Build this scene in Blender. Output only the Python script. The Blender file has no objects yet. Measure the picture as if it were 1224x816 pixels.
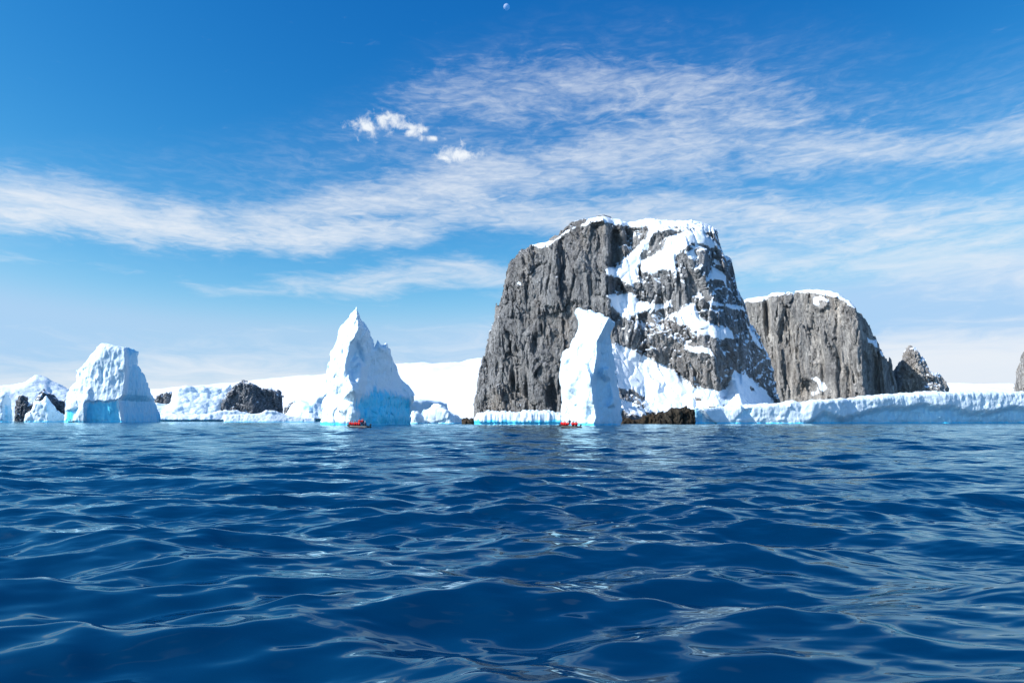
import bpy, bmesh, math, random
import numpy as np
from mathutils import Vector, Matrix
R = math.radians
scene = bpy.context.scene
COL = scene.collection
f32 = np.float32

# ------------------------------------------------------------------ camera
HC = 2.2
PITCH = math.atan(93/816)
cam = bpy.data.cameras.new('camera')
cam.lens = 24.0; cam.sensor_width = 36; cam.clip_start = 0.1; cam.clip_end = 60000
camo = bpy.data.objects.new('camera', cam); COL.objects.link(camo)
camo.location = (0, 0, HC); camo.rotation_euler = (R(90)+PITCH, 0, 0)
scene.camera = camo

# ------------------------------------------------------------------ light
SUN_AZ = R(113)     # to the left of the view direction (+Y)
SUN_EL = R(37)
S = Vector((-math.sin(SUN_AZ)*math.cos(SUN_EL), math.cos(SUN_AZ)*math.cos(SUN_EL), math.sin(SUN_EL)))
sun = bpy.data.lights.new('sun', 'SUN'); sun.energy = 4.1; sun.angle = R(0.53); sun.color = (1.0, 0.955, 0.90)
suno = bpy.data.objects.new('sun', sun); COL.objects.link(suno)
suno.rotation_euler = S.to_track_quat('Z', 'Y').to_euler()
scene.view_settings.view_transform = 'Standard'; scene.view_settings.look = 'None'
scene.view_settings.gamma = 1; scene.view_settings.exposure = 0.62
try: scene.view_settings.use_curve_mapping = False
except Exception: pass

class NT:
    """small node helper"""
    def __init__(s, tree): s.t = tree; s.n = tree.nodes; s.l = tree.links
    def node(s, typ, **kw):
        n = s.n.new(typ)
        for k, v in kw.items(): setattr(n, k, v)
        return n
    def put(s, sock, v):
        if isinstance(v, bpy.types.NodeSocket): s.l.new(v, sock)
        else: sock.default_value = v
    def m(s, op, a, b=0.0, c=0.0, clamp=False):
        n = s.n.new('ShaderNodeMath'); n.operation = op; n.use_clamp = clamp
        s.put(n.inputs[0], a); s.put(n.inputs[1], b); s.put(n.inputs[2], c)
        return n.outputs[0]
    def mr(s, v, a, b, c=0.0, d=1.0, smooth=False):
        n = s.n.new('ShaderNodeMapRange'); n.clamp = True
        if smooth: n.interpolation_type = 'SMOOTHSTEP'
        s.put(n.inputs[0], v)
        for i, q in enumerate((a, b, c, d)): s.put(n.inputs[i+1], q)
        return n.outputs[0]
    def comb(s, x, y, z):
        n = s.n.new('ShaderNodeCombineXYZ')
        s.put(n.inputs[0], x); s.put(n.inputs[1], y); s.put(n.inputs[2], z); return n.outputs[0]
    def noise(s, vec, scale=1.0, detail=4, rough=0.5, dist=0.0, out=0, lac=2.0):
        n = s.n.new('ShaderNodeTexNoise'); s.put(n.inputs['Vector'], vec)
        n.inputs['Scale'].default_value = scale; n.inputs['Detail'].default_value = detail
        n.inputs['Roughness'].default_value = rough; n.inputs['Distortion'].default_value = dist
        n.inputs['Lacunarity'].default_value = lac
        return n.outputs[out]
    def mix(s, fac, a, b):
        n = s.n.new('ShaderNodeMix'); n.data_type = 'RGBA'
        s.put(n.inputs[0], fac); s.put(n.inputs[6], a); s.put(n.inputs[7], b); return n.outputs[2]
    def curve(s, v, pts, x0, x1, y0, y1):
        n = s.n.new('ShaderNodeFloatCurve')
        c = n.mapping.curves[0]
        P = [((x-x0)/(x1-x0), (y-y0)/(y1-y0)) for x, y in pts]
        while len(c.points) < len(P): c.points.new(0.5, 0.5)
        for q, (x, y) in zip(c.points, sorted(P)): q.location = (x, y)
        n.mapping.update()
        s.put(n.inputs[1], s.mr(v, x0, x1)); 
        return s.m('MULTIPLY_ADD', n.outputs[0], (y1-y0), y0)
    def vscale(s, vec, sc, rot=(0, 0, 0), loc=(0, 0, 0)):
        n = s.n.new('ShaderNodeMapping'); s.put(n.inputs[0], vec)
        n.inputs['Scale'].default_value = sc; n.inputs['Rotation'].default_value = rot; n.inputs['Location'].default_value = loc
        return n.outputs[0]

def ray(px, py):
    a = 408-py; c, s_ = math.cos(PITCH), math.sin(PITCH)
    return Vector((px-612, 816*c-a*s_, 816*s_+a*c))
def P(px, py, Y):
    d = ray(px, py); return Vector((0, 0, HC)) + d*(Y/d.y)
def AE(px, py):
    d = ray(px, py).normalized(); return math.atan2(d.x, d.y), math.asin(d.z)

# ------------------------------------------------------------------ sky
world = bpy.data.worlds.new('World'); scene.world = world; world.use_nodes = True
W = NT(world.node_tree); W.n.clear()
sky = W.node('ShaderNodeTexSky', sky_type='NISHITA', sun_disc=False)
sky.sun_elevation = SUN_EL; sky.sun_rotation = -SUN_AZ
sky.altitude = 0; sky.air_density = 1.0; sky.dust_density = 0.25; sky.ozone_density = 2.5
SKY_STRENGTH = 0.089
tc = W.node('ShaderNodeTexCoord')
sep = W.node('ShaderNodeSeparateXYZ'); W.l.new(tc.outputs['Generated'], sep.inputs[0])
dx, dy, dz = sep.outputs
az = W.m('ARCTAN2', dx, dy)
el = W.m('ARCSINE', dz)
vec = W.comb(az, el, 0.0)
# gentle warp shared by every cloud layer
nw = W.noise(vec, 4.0, 3, 0.5, out=1)
world.cycles.sampling_method = 'MANUAL'; world.cycles.sample_map_resolution = 512
sw = W.node('ShaderNodeSeparateColor'); W.l.new(nw, sw.inputs[0])
el_w = W.m('ADD', el, W.m('MULTIPLY', W.m('SUBTRACT', sw.outputs[0], 0.5), 0.09))
def cirrus(rotz, sx, sy, seed, detail=8, rough=0.62, dist=0.6):
    v = W.vscale(vec, (sx, sy, 1), (0, 0, rotz), (seed, seed*0.37, seed*0.11))
    return W.noise(v, 1.0, detail, rough, dist)
def along(pts, hi):
    return W.curve(az, [(AE(x, 300)[0], v) for x, v in pts], -0.75, 0.75, 0.0, hi)
def band(pts, hw, amp):
    """soft mask, 1 along the middle of the band and 0 past its edges"""
    cen = W.curve(az, [(AE(x, y)[0], AE(x, y)[1]) for x, y in pts], -0.75, 0.75, 0.0, 0.6)
    w = W.m('DIVIDE', along(hw, 120.0), 816.0)
    q = W.m('DIVIDE', W.m('ABSOLUTE', W.m('SUBTRACT', el_w, cen)), w)
    return W.m('MULTIPLY', W.mr(q, 1.55, 0.0, 0.0, 1.0, smooth=True), along(amp, 1.0))
front = W.mr(dy, 0.1, 0.4)
nA = cirrus(R(-9), 6, 26, 3.1)
nB = cirrus(R(-14), 10, 46, 8.7, dist=1.0)
nC = cirrus(R(-30), 13, 44, 14.2, dist=1.2)
nM = cirrus(R(24), 42, 95, 21.0, detail=4, rough=0.6, dist=0.5)
nF = cirrus(R(-22), 30, 130, 5.0, detail=5, rough=0.6, dist=0.8)
A = band([(-120,240),(0,246),(120,256),(260,272),(400,256),(520,228),(650,204),(800,182),(950,172),(1100,168),(1224,166),(1400,160)],
         [(-120,40),(0,44),(150,44),(300,34),(400,36),(520,46),(650,56),(800,60),(950,50),(1100,36),(1224,30),(1400,28)],
         [(-120,.95),(0,.95),(200,1),(400,.95),(600,.85),(800,.75),(1000,.78),(1224,.8),(1400,.8)])
B = band([(-120,262),(0,268),(200,283),(330,289),(450,276),(600,258),(760,258),(900,262),(1050,264),(1224,256),(1400,250)],
         [(-120,20),(0,26),(200,22),(330,20),(450,26),(600,34),(760,36),(900,40),(1050,38),(1224,38),(1400,36)],
         [(-120,.5),(0,.7),(200,.9),(330,1),(600,1),(900,.95),(1224,.9),(1400,.9)])
C = band([(-120,190),(200,190),(350,158),(450,128),(600,108),(750,112),(900,122),(1050,136),(1224,150),(1400,150)],
         [(-120,40),(250,40),(350,40),(450,44),(600,50),(750,52),(900,50),(1050,40),(1224,26),(1400,20)],
         [(-120,0),(200,.0),(330,.18),(430,.5),(560,.9),(750,.95),(900,.85),(1050,.55),(1224,.3),(1400,.2)])
D = band([(-120,318),(0,318),(100,326),(220,336),(400,333),(520,328),(620,336),(800,322),(950,312),(1224,320),(1400,326)],
         [(-120,12),(0,12),(90,10),(220,12),(400,24),(520,28),(620,28),(800,34),(950,46),(1224,52),(1400,50)],
         [(-120,.5),(0,.5),(90,.25),(180,.3),(300,.6),(520,.85),(700,.8),(950,.8),(1224,.85),(1400,.8)])
E = band([(-120,440),(0,436),(300,428),(600,424),(900,440),(1224,440),(1400,440)], [(-120,46),(600,50),(1400,60)], [(-120,.8),(600,.8),(1400,.8)])
def lay(mask, n, lo, hi, amt):
    t = W.m('ADD', n, W.m('MULTIPLY', W.m('SUBTRACT', mask, 0.5), 0.62))
    return W.m('MULTIPLY', W.mr(t, lo, hi, 0, 1, smooth=True), amt)
def blend(*p):
    o = None
    for n, w in p:
        q = W.m('MULTIPLY', n, w); o = q if o is None else W.m('ADD', o, q)
    return o
def union(a, b):   # 1-(1-a)(1-b)
    return W.m('SUBTRACT', 1.0, W.m('MULTIPLY', W.m('SUBTRACT', 1.0, a), W.m('SUBTRACT', 1.0, b)))
dens = lay(A, blend((nA,.58),(nF,.32),(nM,.10)), 0.42, 0.98, 0.92)
dens = union(dens, lay(B, blend((nA,.55),(nF,.45)), 0.44, 1.04, 0.85))
dens = union(dens, lay(C, blend((nC,.45),(nM,.22),(nF,.33)), 0.48, 1.16, 0.75))
dens = union(dens, lay(D, blend((nB,.7),(nF,.3)), 0.36, 0.92, 0.72))
dens = union(dens, lay(E, nB, 0.40, 1.0, 0.5))
V = band([(-120,250),(0,250),(300,235),(500,200),(700,180),(900,185),(1224,200),(1400,200)], [(-120,40),(0,50),(300,60),(500,90),(700,110),(900,110),(1224,85),(1400,80)], [(-120,.5),(0,.5),(300,.6),(500,.9),(800,1),(1224,.95),(1400,.9)])
dens = union(dens, W.m('MULTIPLY', V, W.mr(blend((nC,.55),(nM,.12),(nF,.33)), 0.40, 0.76, 0.04, 0.42, smooth=True)))
dens = union(dens, W.m('MULTIPLY', W.mr(nC, 0.62, 0.85, 0, 1, smooth=True), 0.12))
# low pale bank above the horizon
top = W.curve(az, [(AE(x, 400)[0], AE(x, y)[1]) for x, y in [(-120,446),(0,450),(150,440),(300,442),(450,444),(600,450),(800,450),(980,452),(1050,406),(1130,396),(1224,390),(1400,386)]], -0.75, 0.75, 0.0, 0.6)
bank = W.mr(W.m('SUBTRACT', W.m('ADD', top, W.m('MULTIPLY', W.m('SUBTRACT', nB, 0.5), 0.05)), el), -0.022, 0.03, 0, 1, smooth=True)
dens = union(dens, W.m('MULTIPLY', bank, W.mr(nA, 0.25, 0.7, 0.80, 0.98)))
back = W.noise(W.vscale(tc.outputs['Generated'], (2.5, 2.5, 9)), 1.0, 6, 0.6, 0.8)
dens = W.m('ADD', W.m('MULTIPLY', dens, front), W.m('MULTIPLY', W.m('MULTIPLY', W.mr(back, 0.5, 0.8), 0.5), W.m('SUBTRACT', 1.0, front)))
# small puffy clouds
cum = None
nP = W.noise(W.vscale(vec, (60, 60, 1)), 1.0, 5, 0.58, 0.25)
for (x, y, a_, b_) in [(440,150,22,13),(462,146,26,13),(486,151,24,9),(508,155,16,5),(548,182,28,11),(530,189,14,7),(517,165,16,4.5),(490,158,14,6)]:
    ca, ce = AE(x, y)
    e = W.m('SQRT', W.m('ADD', W.m('POWER', W.m('ABSOLUTE', W.m('DIVIDE', W.m('SUBTRACT', az, ca), a_/816*0.93)), 2.0),
            W.m('POWER', W.m('ABSOLUTE', W.m('DIVIDE', W.m('SUBTRACT', el, ce), b_/816*0.9)), 2.0)))
    g = W.m('SUBTRACT', 1.0, e)
    cum = g if cum is None else W.m('MAXIMUM', cum, g)
cumd = W.mr(W.m('ADD', cum, W.m('MULTIPLY', W.m('SUBTRACT', nP, 0.5), 4.2)), -0.2, 1.3, 0, 0.95, smooth=True)
cumd = W.m('MULTIPLY', cumd, front)
# clear polar air: the physical sky with a steeper, bluer response
sr = W.node('ShaderNodeSeparateColor'); W.l.new(sky.outputs[0], sr.inputs[0])
def resp(ch, g, p): return W.m('MULTIPLY', W.m('POWER', W.m('MULTIPLY', ch, 0.1), p), g*10)
sg = resp(sr.outputs[1], 1.60, 1.42); sb_ = resp(sr.outputs[2], 1.06, 0.84)
srr = W.m('MINIMUM', resp(sr.outputs[0], 15.0, 3.2), W.m('MULTIPLY', sg, 0.95))
def cap(v, top_):
    n = W.m('SMOOTH_MIN', v, top_, 1.2); return n
sg = cap(sg, 4.75); sb_ = cap(sb_, 6.75); srr = cap(srr, 3.05)
cc = W.node('ShaderNodeCombineColor')
for q, v in enumerate((srr, sg, sb_)): W.l.new(v, cc.inputs[q])
c1 = W.mix(dens, cc.outputs[0], (6.0, 6.4, 6.9, 1))
c2 = W.mix(cumd, c1, (6.7, 7.05, 7.4, 1))
bg = W.node('ShaderNodeBackground'); W.l.new(c2, bg.inputs[0]); bg.inputs[1].default_value = SKY_STRENGTH
wo = W.node('ShaderNodeOutputWorld'); W.l.new(bg.outputs[0], wo.inputs[0])

# ------------------------------------------------------------------ numpy noise
rng = np.random.default_rng(7)
TAB = (rng.random((4, 64, 64, 64)).astype(f32))
def vn(x, y, z, k=0):
    """value noise in -1..1"""
    xi = np.floor(x).astype(np.int32); yi = np.floor(y).astype(np.int32); zi = np.floor(z).astype(np.int32)
    xf = (x-xi).astype(f32); yf = (y-yi).astype(f32); zf = (z-zi).astype(f32)
    u = xf*xf*(3-2*xf); v = yf*yf*(3-2*yf); w = zf*zf*(3-2*zf)
    T = TAB[k]
    x0 = xi & 63; x1 = (xi+1) & 63; y0 = yi & 63; y1 = (yi+1) & 63; z0 = zi & 63; z1 = (zi+1) & 63
    a = T[x0,y0,z0]*(1-u)+T[x1,y0,z0]*u; b = T[x0,y1,z0]*(1-u)+T[x1,y1,z0]*u
    c = T[x0,y0,z1]*(1-u)+T[x1,y0,z1]*u; d = T[x0,y1,z1]*(1-u)+T[x1,y1,z1]*u
    return ((a*(1-v)+b*v)*(1-w)+(c*(1-v)+d*v)*w)*2-1
def fbm(x, y, z, o=4, k=0, g=0.5):
    s = np.zeros_like(x); a = 1.0; t = 0
    for i in range(o):
        s += a*vn(x+13.7*i, y+7.1*i, z+3.3*i, (k+i) % 4); t += a; a *= g
        x, y, z = (x*0.8-y*0.6)*2.03, (x*0.6+y*0.8)*2.03, z*2.03
    return s/t
def voro(x, y, z, k=0):
    xi = np.floor(x).astype(np.int32); yi = np.floor(y).astype(np.int32); zi = np.floor(z).astype(np.int32)
    F1 = np.full(x.shape, 9.0, f32); F2 = F1.copy(); ID = np.zeros(x.shape, f32)
    for i in (-1, 0, 1):
        for j in (-1, 0, 1):
            for l in (-1, 0, 1):
                a = (xi+i) & 63; b = (yi+j) & 63; c = (zi+l) & 63
                px = xi+i+TAB[0][a,b,c]; py = yi+j+TAB[1][a,b,c]; pz = zi+l+TAB[2][a,b,c]
                d = (px-x)**2+(py-y)**2+(pz-z)**2
                nw_ = d < F1
                F2 = np.where(nw_, F1, np.minimum(F2, d)); ID = np.where(nw_, TAB[3][a,b,c], ID); F1 = np.where(nw_, d, F1)
    return np.sqrt(F1), np.sqrt(F2), ID
def facet(x, y, z, k=0):
    """voronoi cells, each a tilted plane"""
    xi = np.floor(x).astype(np.int32); yi = np.floor(y).astype(np.int32); zi = np.floor(z).astype(np.int32)
    F1 = np.full(x.shape, 9.0, f32); T = np.zeros(x.shape, f32)
    for i in (-1, 0, 1):
        for j in (-1, 0, 1):
            for l in (-1, 0, 1):
                a = (xi+i) & 63; b = (yi+j) & 63; c = (zi+l) & 63
                dx_ = x-(xi+i+TAB[1][a,b,c]); dy_ = y-(yi+j+TAB[2][a,b,c]); dz_ = z-(zi+l+TAB[3][a,b,c])
                d = dx_*dx_+dy_*dy_+dz_*dz_; w = d < F1
                t = (TAB[0][a,b,c]-.5)*1.2+dx_*(TAB[2][b,c,a]-.5)*2.2+dz_*(TAB[3][c,a,b]-.5)*1.4
                T = np.where(w, t, T); F1 = np.where(w, d, F1)
    return T

def sd_poly(px, pz, poly):
    """signed distance, positive inside; px,pz arrays of one shape"""
    poly = np.asarray(poly, f32); n = len(poly)
    best = np.full(px.shape, 1e9, f32); ins = np.zeros(px.shape, bool)
    for i in range(n):
        ax, az_ = poly[i]; bx, bz = poly[(i+1) % n]
        ex, ez = bx-ax, bz-az_; L = ex*ex+ez*ez+1e-9
        t = np.clip(((px-ax)*ex+(pz-az_)*ez)/L, 0, 1)
        best = np.minimum(best, (px-ax-t*ex)**2+(pz-az_-t*ez)**2)
        c = (az_ > pz) != (bz > pz)
        with np.errstate(divide='ignore', invalid='ignore'):
            xx = ax+(pz-az_)*ex/(ez if abs(ez) > 1e-9 else 1e-9)
        ins ^= c & (px < xx)
    d = np.sqrt(best)
    return np.where(ins, d, -d)

def surfnet(F, org, h):
    hx, hy, hz = h
    ins = F > 0
    c = [(0,0,0),(1,0,0),(0,1,0),(1,1,0),(0,0,1),(1,0,1),(0,1,1),(1,1,1)]
    nx, ny, nz = F.shape
    cnt = np.zeros((nx-1, ny-1, nz-1), np.int8)
    for i, j, k in c: cnt += ins[i:nx-1+i, j:ny-1+j, k:nz-1+k]
    act = (cnt > 0) & (cnt < 8)
    ix, iy, iz = np.nonzero(act)
    idx = np.full(act.shape, -1, np.int32); idx[ix, iy, iz] = np.arange(len(ix))
    V = [F[ix+i, iy+j, iz+k] for i, j, k in c]
    acc = np.zeros((len(ix), 3)); w = np.zeros(len(ix))
    for a in range(8):
        for b in range(a+1, 8):
            d = np.array(c[b])-np.array(c[a])
            if np.abs(d).sum() != 1: continue
            m = (V[a] > 0) != (V[b] > 0)
            t = np.where(m, V[a]/(V[a]-V[b]+1e-12), 0)
            for q in range(3): acc[:, q] += m*(c[a][q]+t*d[q])
            w += m
    p = acc/w[:, None]
    co = np.stack([org[0]+(ix+p[:, 0])*hx, org[1]+(iy+p[:, 1])*hy, org[2]+(iz+p[:, 2])*hz], 1)
    quads = []
    for ax in range(3):
        a = [slice(None)]*3; b = [slice(None)]*3
        a[ax] = slice(0, -1); b[ax] = slice(1, None)
        A_, B_ = ins[tuple(a)], ins[tuple(b)]
        ch = np.nonzero(A_ != B_)
        pos = np.stack(ch, 1)
        o1, o2 = [q for q in range(3) if q != ax]
        ok = (pos[:, o1] > 0) & (pos[:, o2] > 0) & (pos[:, o1] < F.shape[o1]-1) & (pos[:, o2] < F.shape[o2]-1)
        pos = pos[ok]
        s = A_[pos[:, 0], pos[:, 1], pos[:, 2]]
        def g(d1, d2):
            q = pos.copy(); q[:, o1] += d1; q[:, o2] += d2
            return idx[q[:, 0], q[:, 1], q[:, 2]]
        Q = np.stack([g(-1, -1), g(0, -1), g(0, 0), g(-1, 0)], 1)
        flip = s if ax != 1 else ~s
        Q = np.where(flip[:, None], Q, Q[:, ::-1])
        quads.append(Q)
    Q = np.concatenate(quads)
    return co, Q[(Q >= 0).all(1)]

def mesh_np(name, co, faces, mat, attrs=None, smooth=True, parent=None):
    me = bpy.data.meshes.new(name)
    nf = len(faces); k = faces.shape[1]
    me.vertices.add(len(co)); me.vertices.foreach_set('co', np.ascontiguousarray(co, dtype=f32).ravel())
    me.loops.add(nf*k); me.loops.foreach_set('vertex_index', np.ascontiguousarray(faces, dtype=np.int32).ravel())
    me.polygons.add(nf); me.polygons.foreach_set('loop_start', np.arange(0, nf*k, k, dtype=np.int32))
    me.polygons.foreach_set('use_smooth', np.full(nf, smooth))
    me.update(calc_edges=True)
    for an, av in (attrs or {}).items():
        at = me.attributes.new(an, 'FLOAT', 'POINT'); at.data.foreach_set('value', np.ascontiguousarray(av, dtype=f32))
    if mat: me.materials.append(mat)
    o = bpy.data.objects.new(name, me); COL.objects.link(o)
    if parent: o.parent = parent
    return o
def normals(co, Q):
    n = np.cross(co[Q[:, 2]]-co[Q[:, 0]], co[Q[:, 3]]-co[Q[:, 1]])
    N = np.zeros_like(co)
    for i in range(4):
        for q in range(3): N[:, q] += np.bincount(Q[:, i], weights=n[:, q], minlength=len(co))
    return N/(np.linalg.norm(N, axis=1)[:, None]+1e-9)
def comps(nv, Q):
    lab = np.arange(nv)
    while True:
        m = lab[Q].min(1); new = lab.copy()
        for i in range(4): np.minimum.at(new, Q[:, i], m)
        new = new[new]; new = new[new]
        if (new == lab).all(): return lab
        lab = new
def subset(co, Q, mask_f, attrs):
    q = Q[mask_f]; u, inv = np.unique(q, return_inverse=True)
    return co[u], inv.reshape(q.shape), {k: v[u] for k, v in attrs.items()}

def tag(o, label=None, cat=None, group=None, kind=None):
    if label: o['label'] = label
    if cat: o['category'] = cat
    if group: o['group'] = group
    if kind: o['kind'] = kind
    return o
def empty(name, loc):
    o = bpy.data.objects.new(name, None); COL.objects.link(o); o.location = loc; o.empty_display_size = 1; return o
def place(root, objs, loc):
    """parents meshes whose vertices are in world space under a root standing at loc"""
    for o in objs:
        o.parent = root; o.matrix_parent_inverse = Matrix.Translation(-Vector(loc))

# ------------------------------------------------------------------ materials
def mat(name):
    m = bpy.data.materials.new(name); m.use_nodes = True
    t = NT(m.node_tree); b = t.n['Principled BSDF']
    return m, t, b
def snow_mat(name, col=(0.80, 0.875, 0.955, 1), scale=1.0, bump=0.35):
    m, t, b = mat(name)
    g = t.node('ShaderNodeNewGeometry').outputs['Position']
    n1 = t.noise(t.vscale(g, (.35*scale, .35*scale, .5*scale)), 1, 6, .6)
    n2 = t.noise(t.vscale(g, (1.6*scale, 1.6*scale, 2.2*scale)), 1, 4, .6)
    t.put(b.inputs['Base Color'], t.mix(t.mr(n1, .3, .7), (col[0]*.93, col[1]*.955, col[2]*.98, 1), col))
    b.inputs['Roughness'].default_value = .75; b.inputs['Specular IOR Level'].default_value = .25
    bp = t.node('ShaderNodeBump'); bp.inputs['Distance'].default_value = 1.0/scale; bp.inputs['Strength'].default_value = bump
    t.put(bp.inputs['Height'], t.m('ADD', n1, t.m('MULTIPLY', n2, .35))); t.l.new(bp.outputs[0], b.inputs['Normal'])
    return m
SNOW = snow_mat('snow')
FARSNOW = snow_mat('far_snow', (0.82, 0.88, 0.95, 1), .12, .2)

def ice_mat(name, flute=1.0, bump=.55):
    m, t, b = mat(name)
    g = t.node('ShaderNodeNewGeometry').outputs['Position']
    at = t.node('ShaderNodeAttribute', attribute_name='tint').outputs['Fac']
    n1 = t.noise(t.vscale(g, (.9*flute, .9*flute, .16*flute)), 1, 6, .6, .4)
    n2 = t.noise(t.vscale(g, (.5*flute, .5*flute, .7*flute)), 1, 7, .62)
    tn = t.m('ADD', at, t.m('MULTIPLY', t.m('SUBTRACT', n1, .5), t.mr(at, 0.02, .4, 0.0, .55)), clamp=True)
    c = t.mix(t.mr(tn, 0, .5), (.78, .895, .97, 1), (.32, .70, .93, 1))
    c = t.mix(t.mr(tn, .45, 1.0), c, (.05, .68, 1.0, 1))
    t.put(b.inputs['Base Color'], t.mix(t.mr(n2, .35, .65, .10, 0), c, (.46, .72, .92, 1)))
    t.put(b.inputs['Roughness'], t.mr(tn, 0, .6, .65, .32)); b.inputs['Specular IOR Level'].default_value = .35
    b.inputs['Subsurface Weight'].default_value = 0.0
    bp = t.node('ShaderNodeBump'); bp.inputs['Distance'].default_value = 1.0/flute; bp.inputs['Strength'].default_value = bump
    t.put(bp.inputs['Height'], t.m('MULTIPLY', t.m('ADD', n1, n2), .7)); t.l.new(bp.outputs[0], b.inputs['Normal'])
    return m
ICE = ice_mat('glacier_ice'); FARICE = ice_mat('distant_ice', .5, .4)

def rock_mat(name, base=(.105, .108, .115), scale=1.0, warm=.35, speck=.62):
    m, t, b = mat(name)
    geo = t.node('ShaderNodeNewGeometry'); g = geo.outputs['Position']
    big = t.noise(t.vscale(g, (.035*scale, .035*scale, .022*scale)), 1, 4, .55)
    mid = t.noise(t.vscale(g, (.30*scale, .30*scale, .07*scale), (0, R(8), 0)), 1, 8, .68, .8)
    fine = t.noise(t.vscale(g, (1.3*scale, 1.3*scale, .45*scale)), 1, 6, .7)
    v = t.node('ShaderNodeTexVoronoi', feature='DISTANCE_TO_EDGE'); t.put(v.inputs['Vector'], t.vscale(t.m('ADD', 0, 0) if False else g, (.42*scale, .42*scale, .13*scale), (0, R(6), 0)))
    wv = t.node('ShaderNodeVectorMath', operation='ADD')
    nn = t.noise(t.vscale(g, (.2*scale,)*3), 1, 3, .6, out=1)
    sc = t.node('ShaderNodeVectorMath', operation='SCALE'); t.l.new(nn, sc.inputs[0]); sc.inputs[3].default_value = 1.1
    t.l.new(t.vscale(g, (.42*scale, .42*scale, .13*scale), (0, R(6), 0)), wv.inputs[0]); t.l.new(sc.outputs[0], wv.inputs[1])
    t.l.new(wv.outputs[0], v.inputs['Vector'])
    crack = t.mr(v.outputs['Distance'], 0.0, .10)
    b0 = tuple(x*.50 for x in base)+(1,); b1 = tuple(x*1.75 for x in base)+(1,)
    c = t.mix(t.mr(mid, .38, .62), b0, b1)
    c = t.mix(t.mr(fine, .5, .78, 0, .45), c, (base[0]*2.7, base[1]*2.6, base[2]*2.5, 1))
    c = t.mix(t.m('MULTIPLY', t.mr(big, .46, .66), warm), c, (base[0]*1.75, base[1]*1.35, base[2]*.95, 1))
    tone = t.noise(t.vscale(g, (.07*scale, .07*scale, .03*scale), (0, R(-14), 0)), 1, 6, .62, .6)
    c = t.mix(t.mr(tone, .40, .60, .62, 0), c, (base[0]*.30, base[1]*.32, base[2]*.36, 1))
    streak = t.noise(t.vscale(g, (.5*scale, .5*scale, .018*scale)), 1, 5, .6, .3)
    c = t.mix(t.mr(streak, .56, .68, 0, .4), c, (base[0]*2.2, base[1]*2.15, base[2]*2.05, 1))
    c = t.mix(t.mr(crack, 0, 1, .85, 0), c, (base[0]*.22, base[1]*.22, base[2]*.25, 1))
    # wind-blown snow caught on small ledges, by the facing of the true surface
    bp = t.node('ShaderNodeBump'); bp.inputs['Distance'].default_value = 1.8/scale; bp.inputs['Strength'].default_value = 1.0
    hgt = t.m('ADD', t.m('MULTIPLY', mid, 1.1), t.m('ADD', t.m('MULTIPLY', fine, .5), t.m('MULTIPLY', crack, .35)))
    t.put(bp.inputs['Height'], hgt)
    sp = t.node('ShaderNodeSeparateXYZ'); t.l.new(bp.outputs[0], sp.inputs[0])
    at = t.node('ShaderNodeAttribute', attribute_name='dust').outputs['Fac']
    sm = t.mr(t.m('ADD', t.m('ADD', sp.outputs[2], t.m('MULTIPLY', t.m('SUBTRACT', fine, .5), .9)), at), speck, speck+.10)
    t.put(b.inputs['Base Color'], t.mix(sm, c, (.84, .88, .93, 1)))
    b.inputs['Roughness'].default_value = .8; b.inputs['Specular IOR Level'].default_value = .3
    t.l.new(bp.outputs[0], b.inputs['Normal'])
    return m
ROCK = rock_mat('grey_cliff_rock', (.27, .272, .275), 1.0, .5, .64)
ROCK2 = rock_mat('pale_cliff_rock', (.46, .45, .425), .8, .2, .78)
FARROCK = rock_mat('distant_dark_rock', (.085, .105, .13), .5, .1, .44)
SHORE = rock_mat('brown_shore_rock', (.070, .060, .045), 1.6, .8, 2.0)

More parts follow.
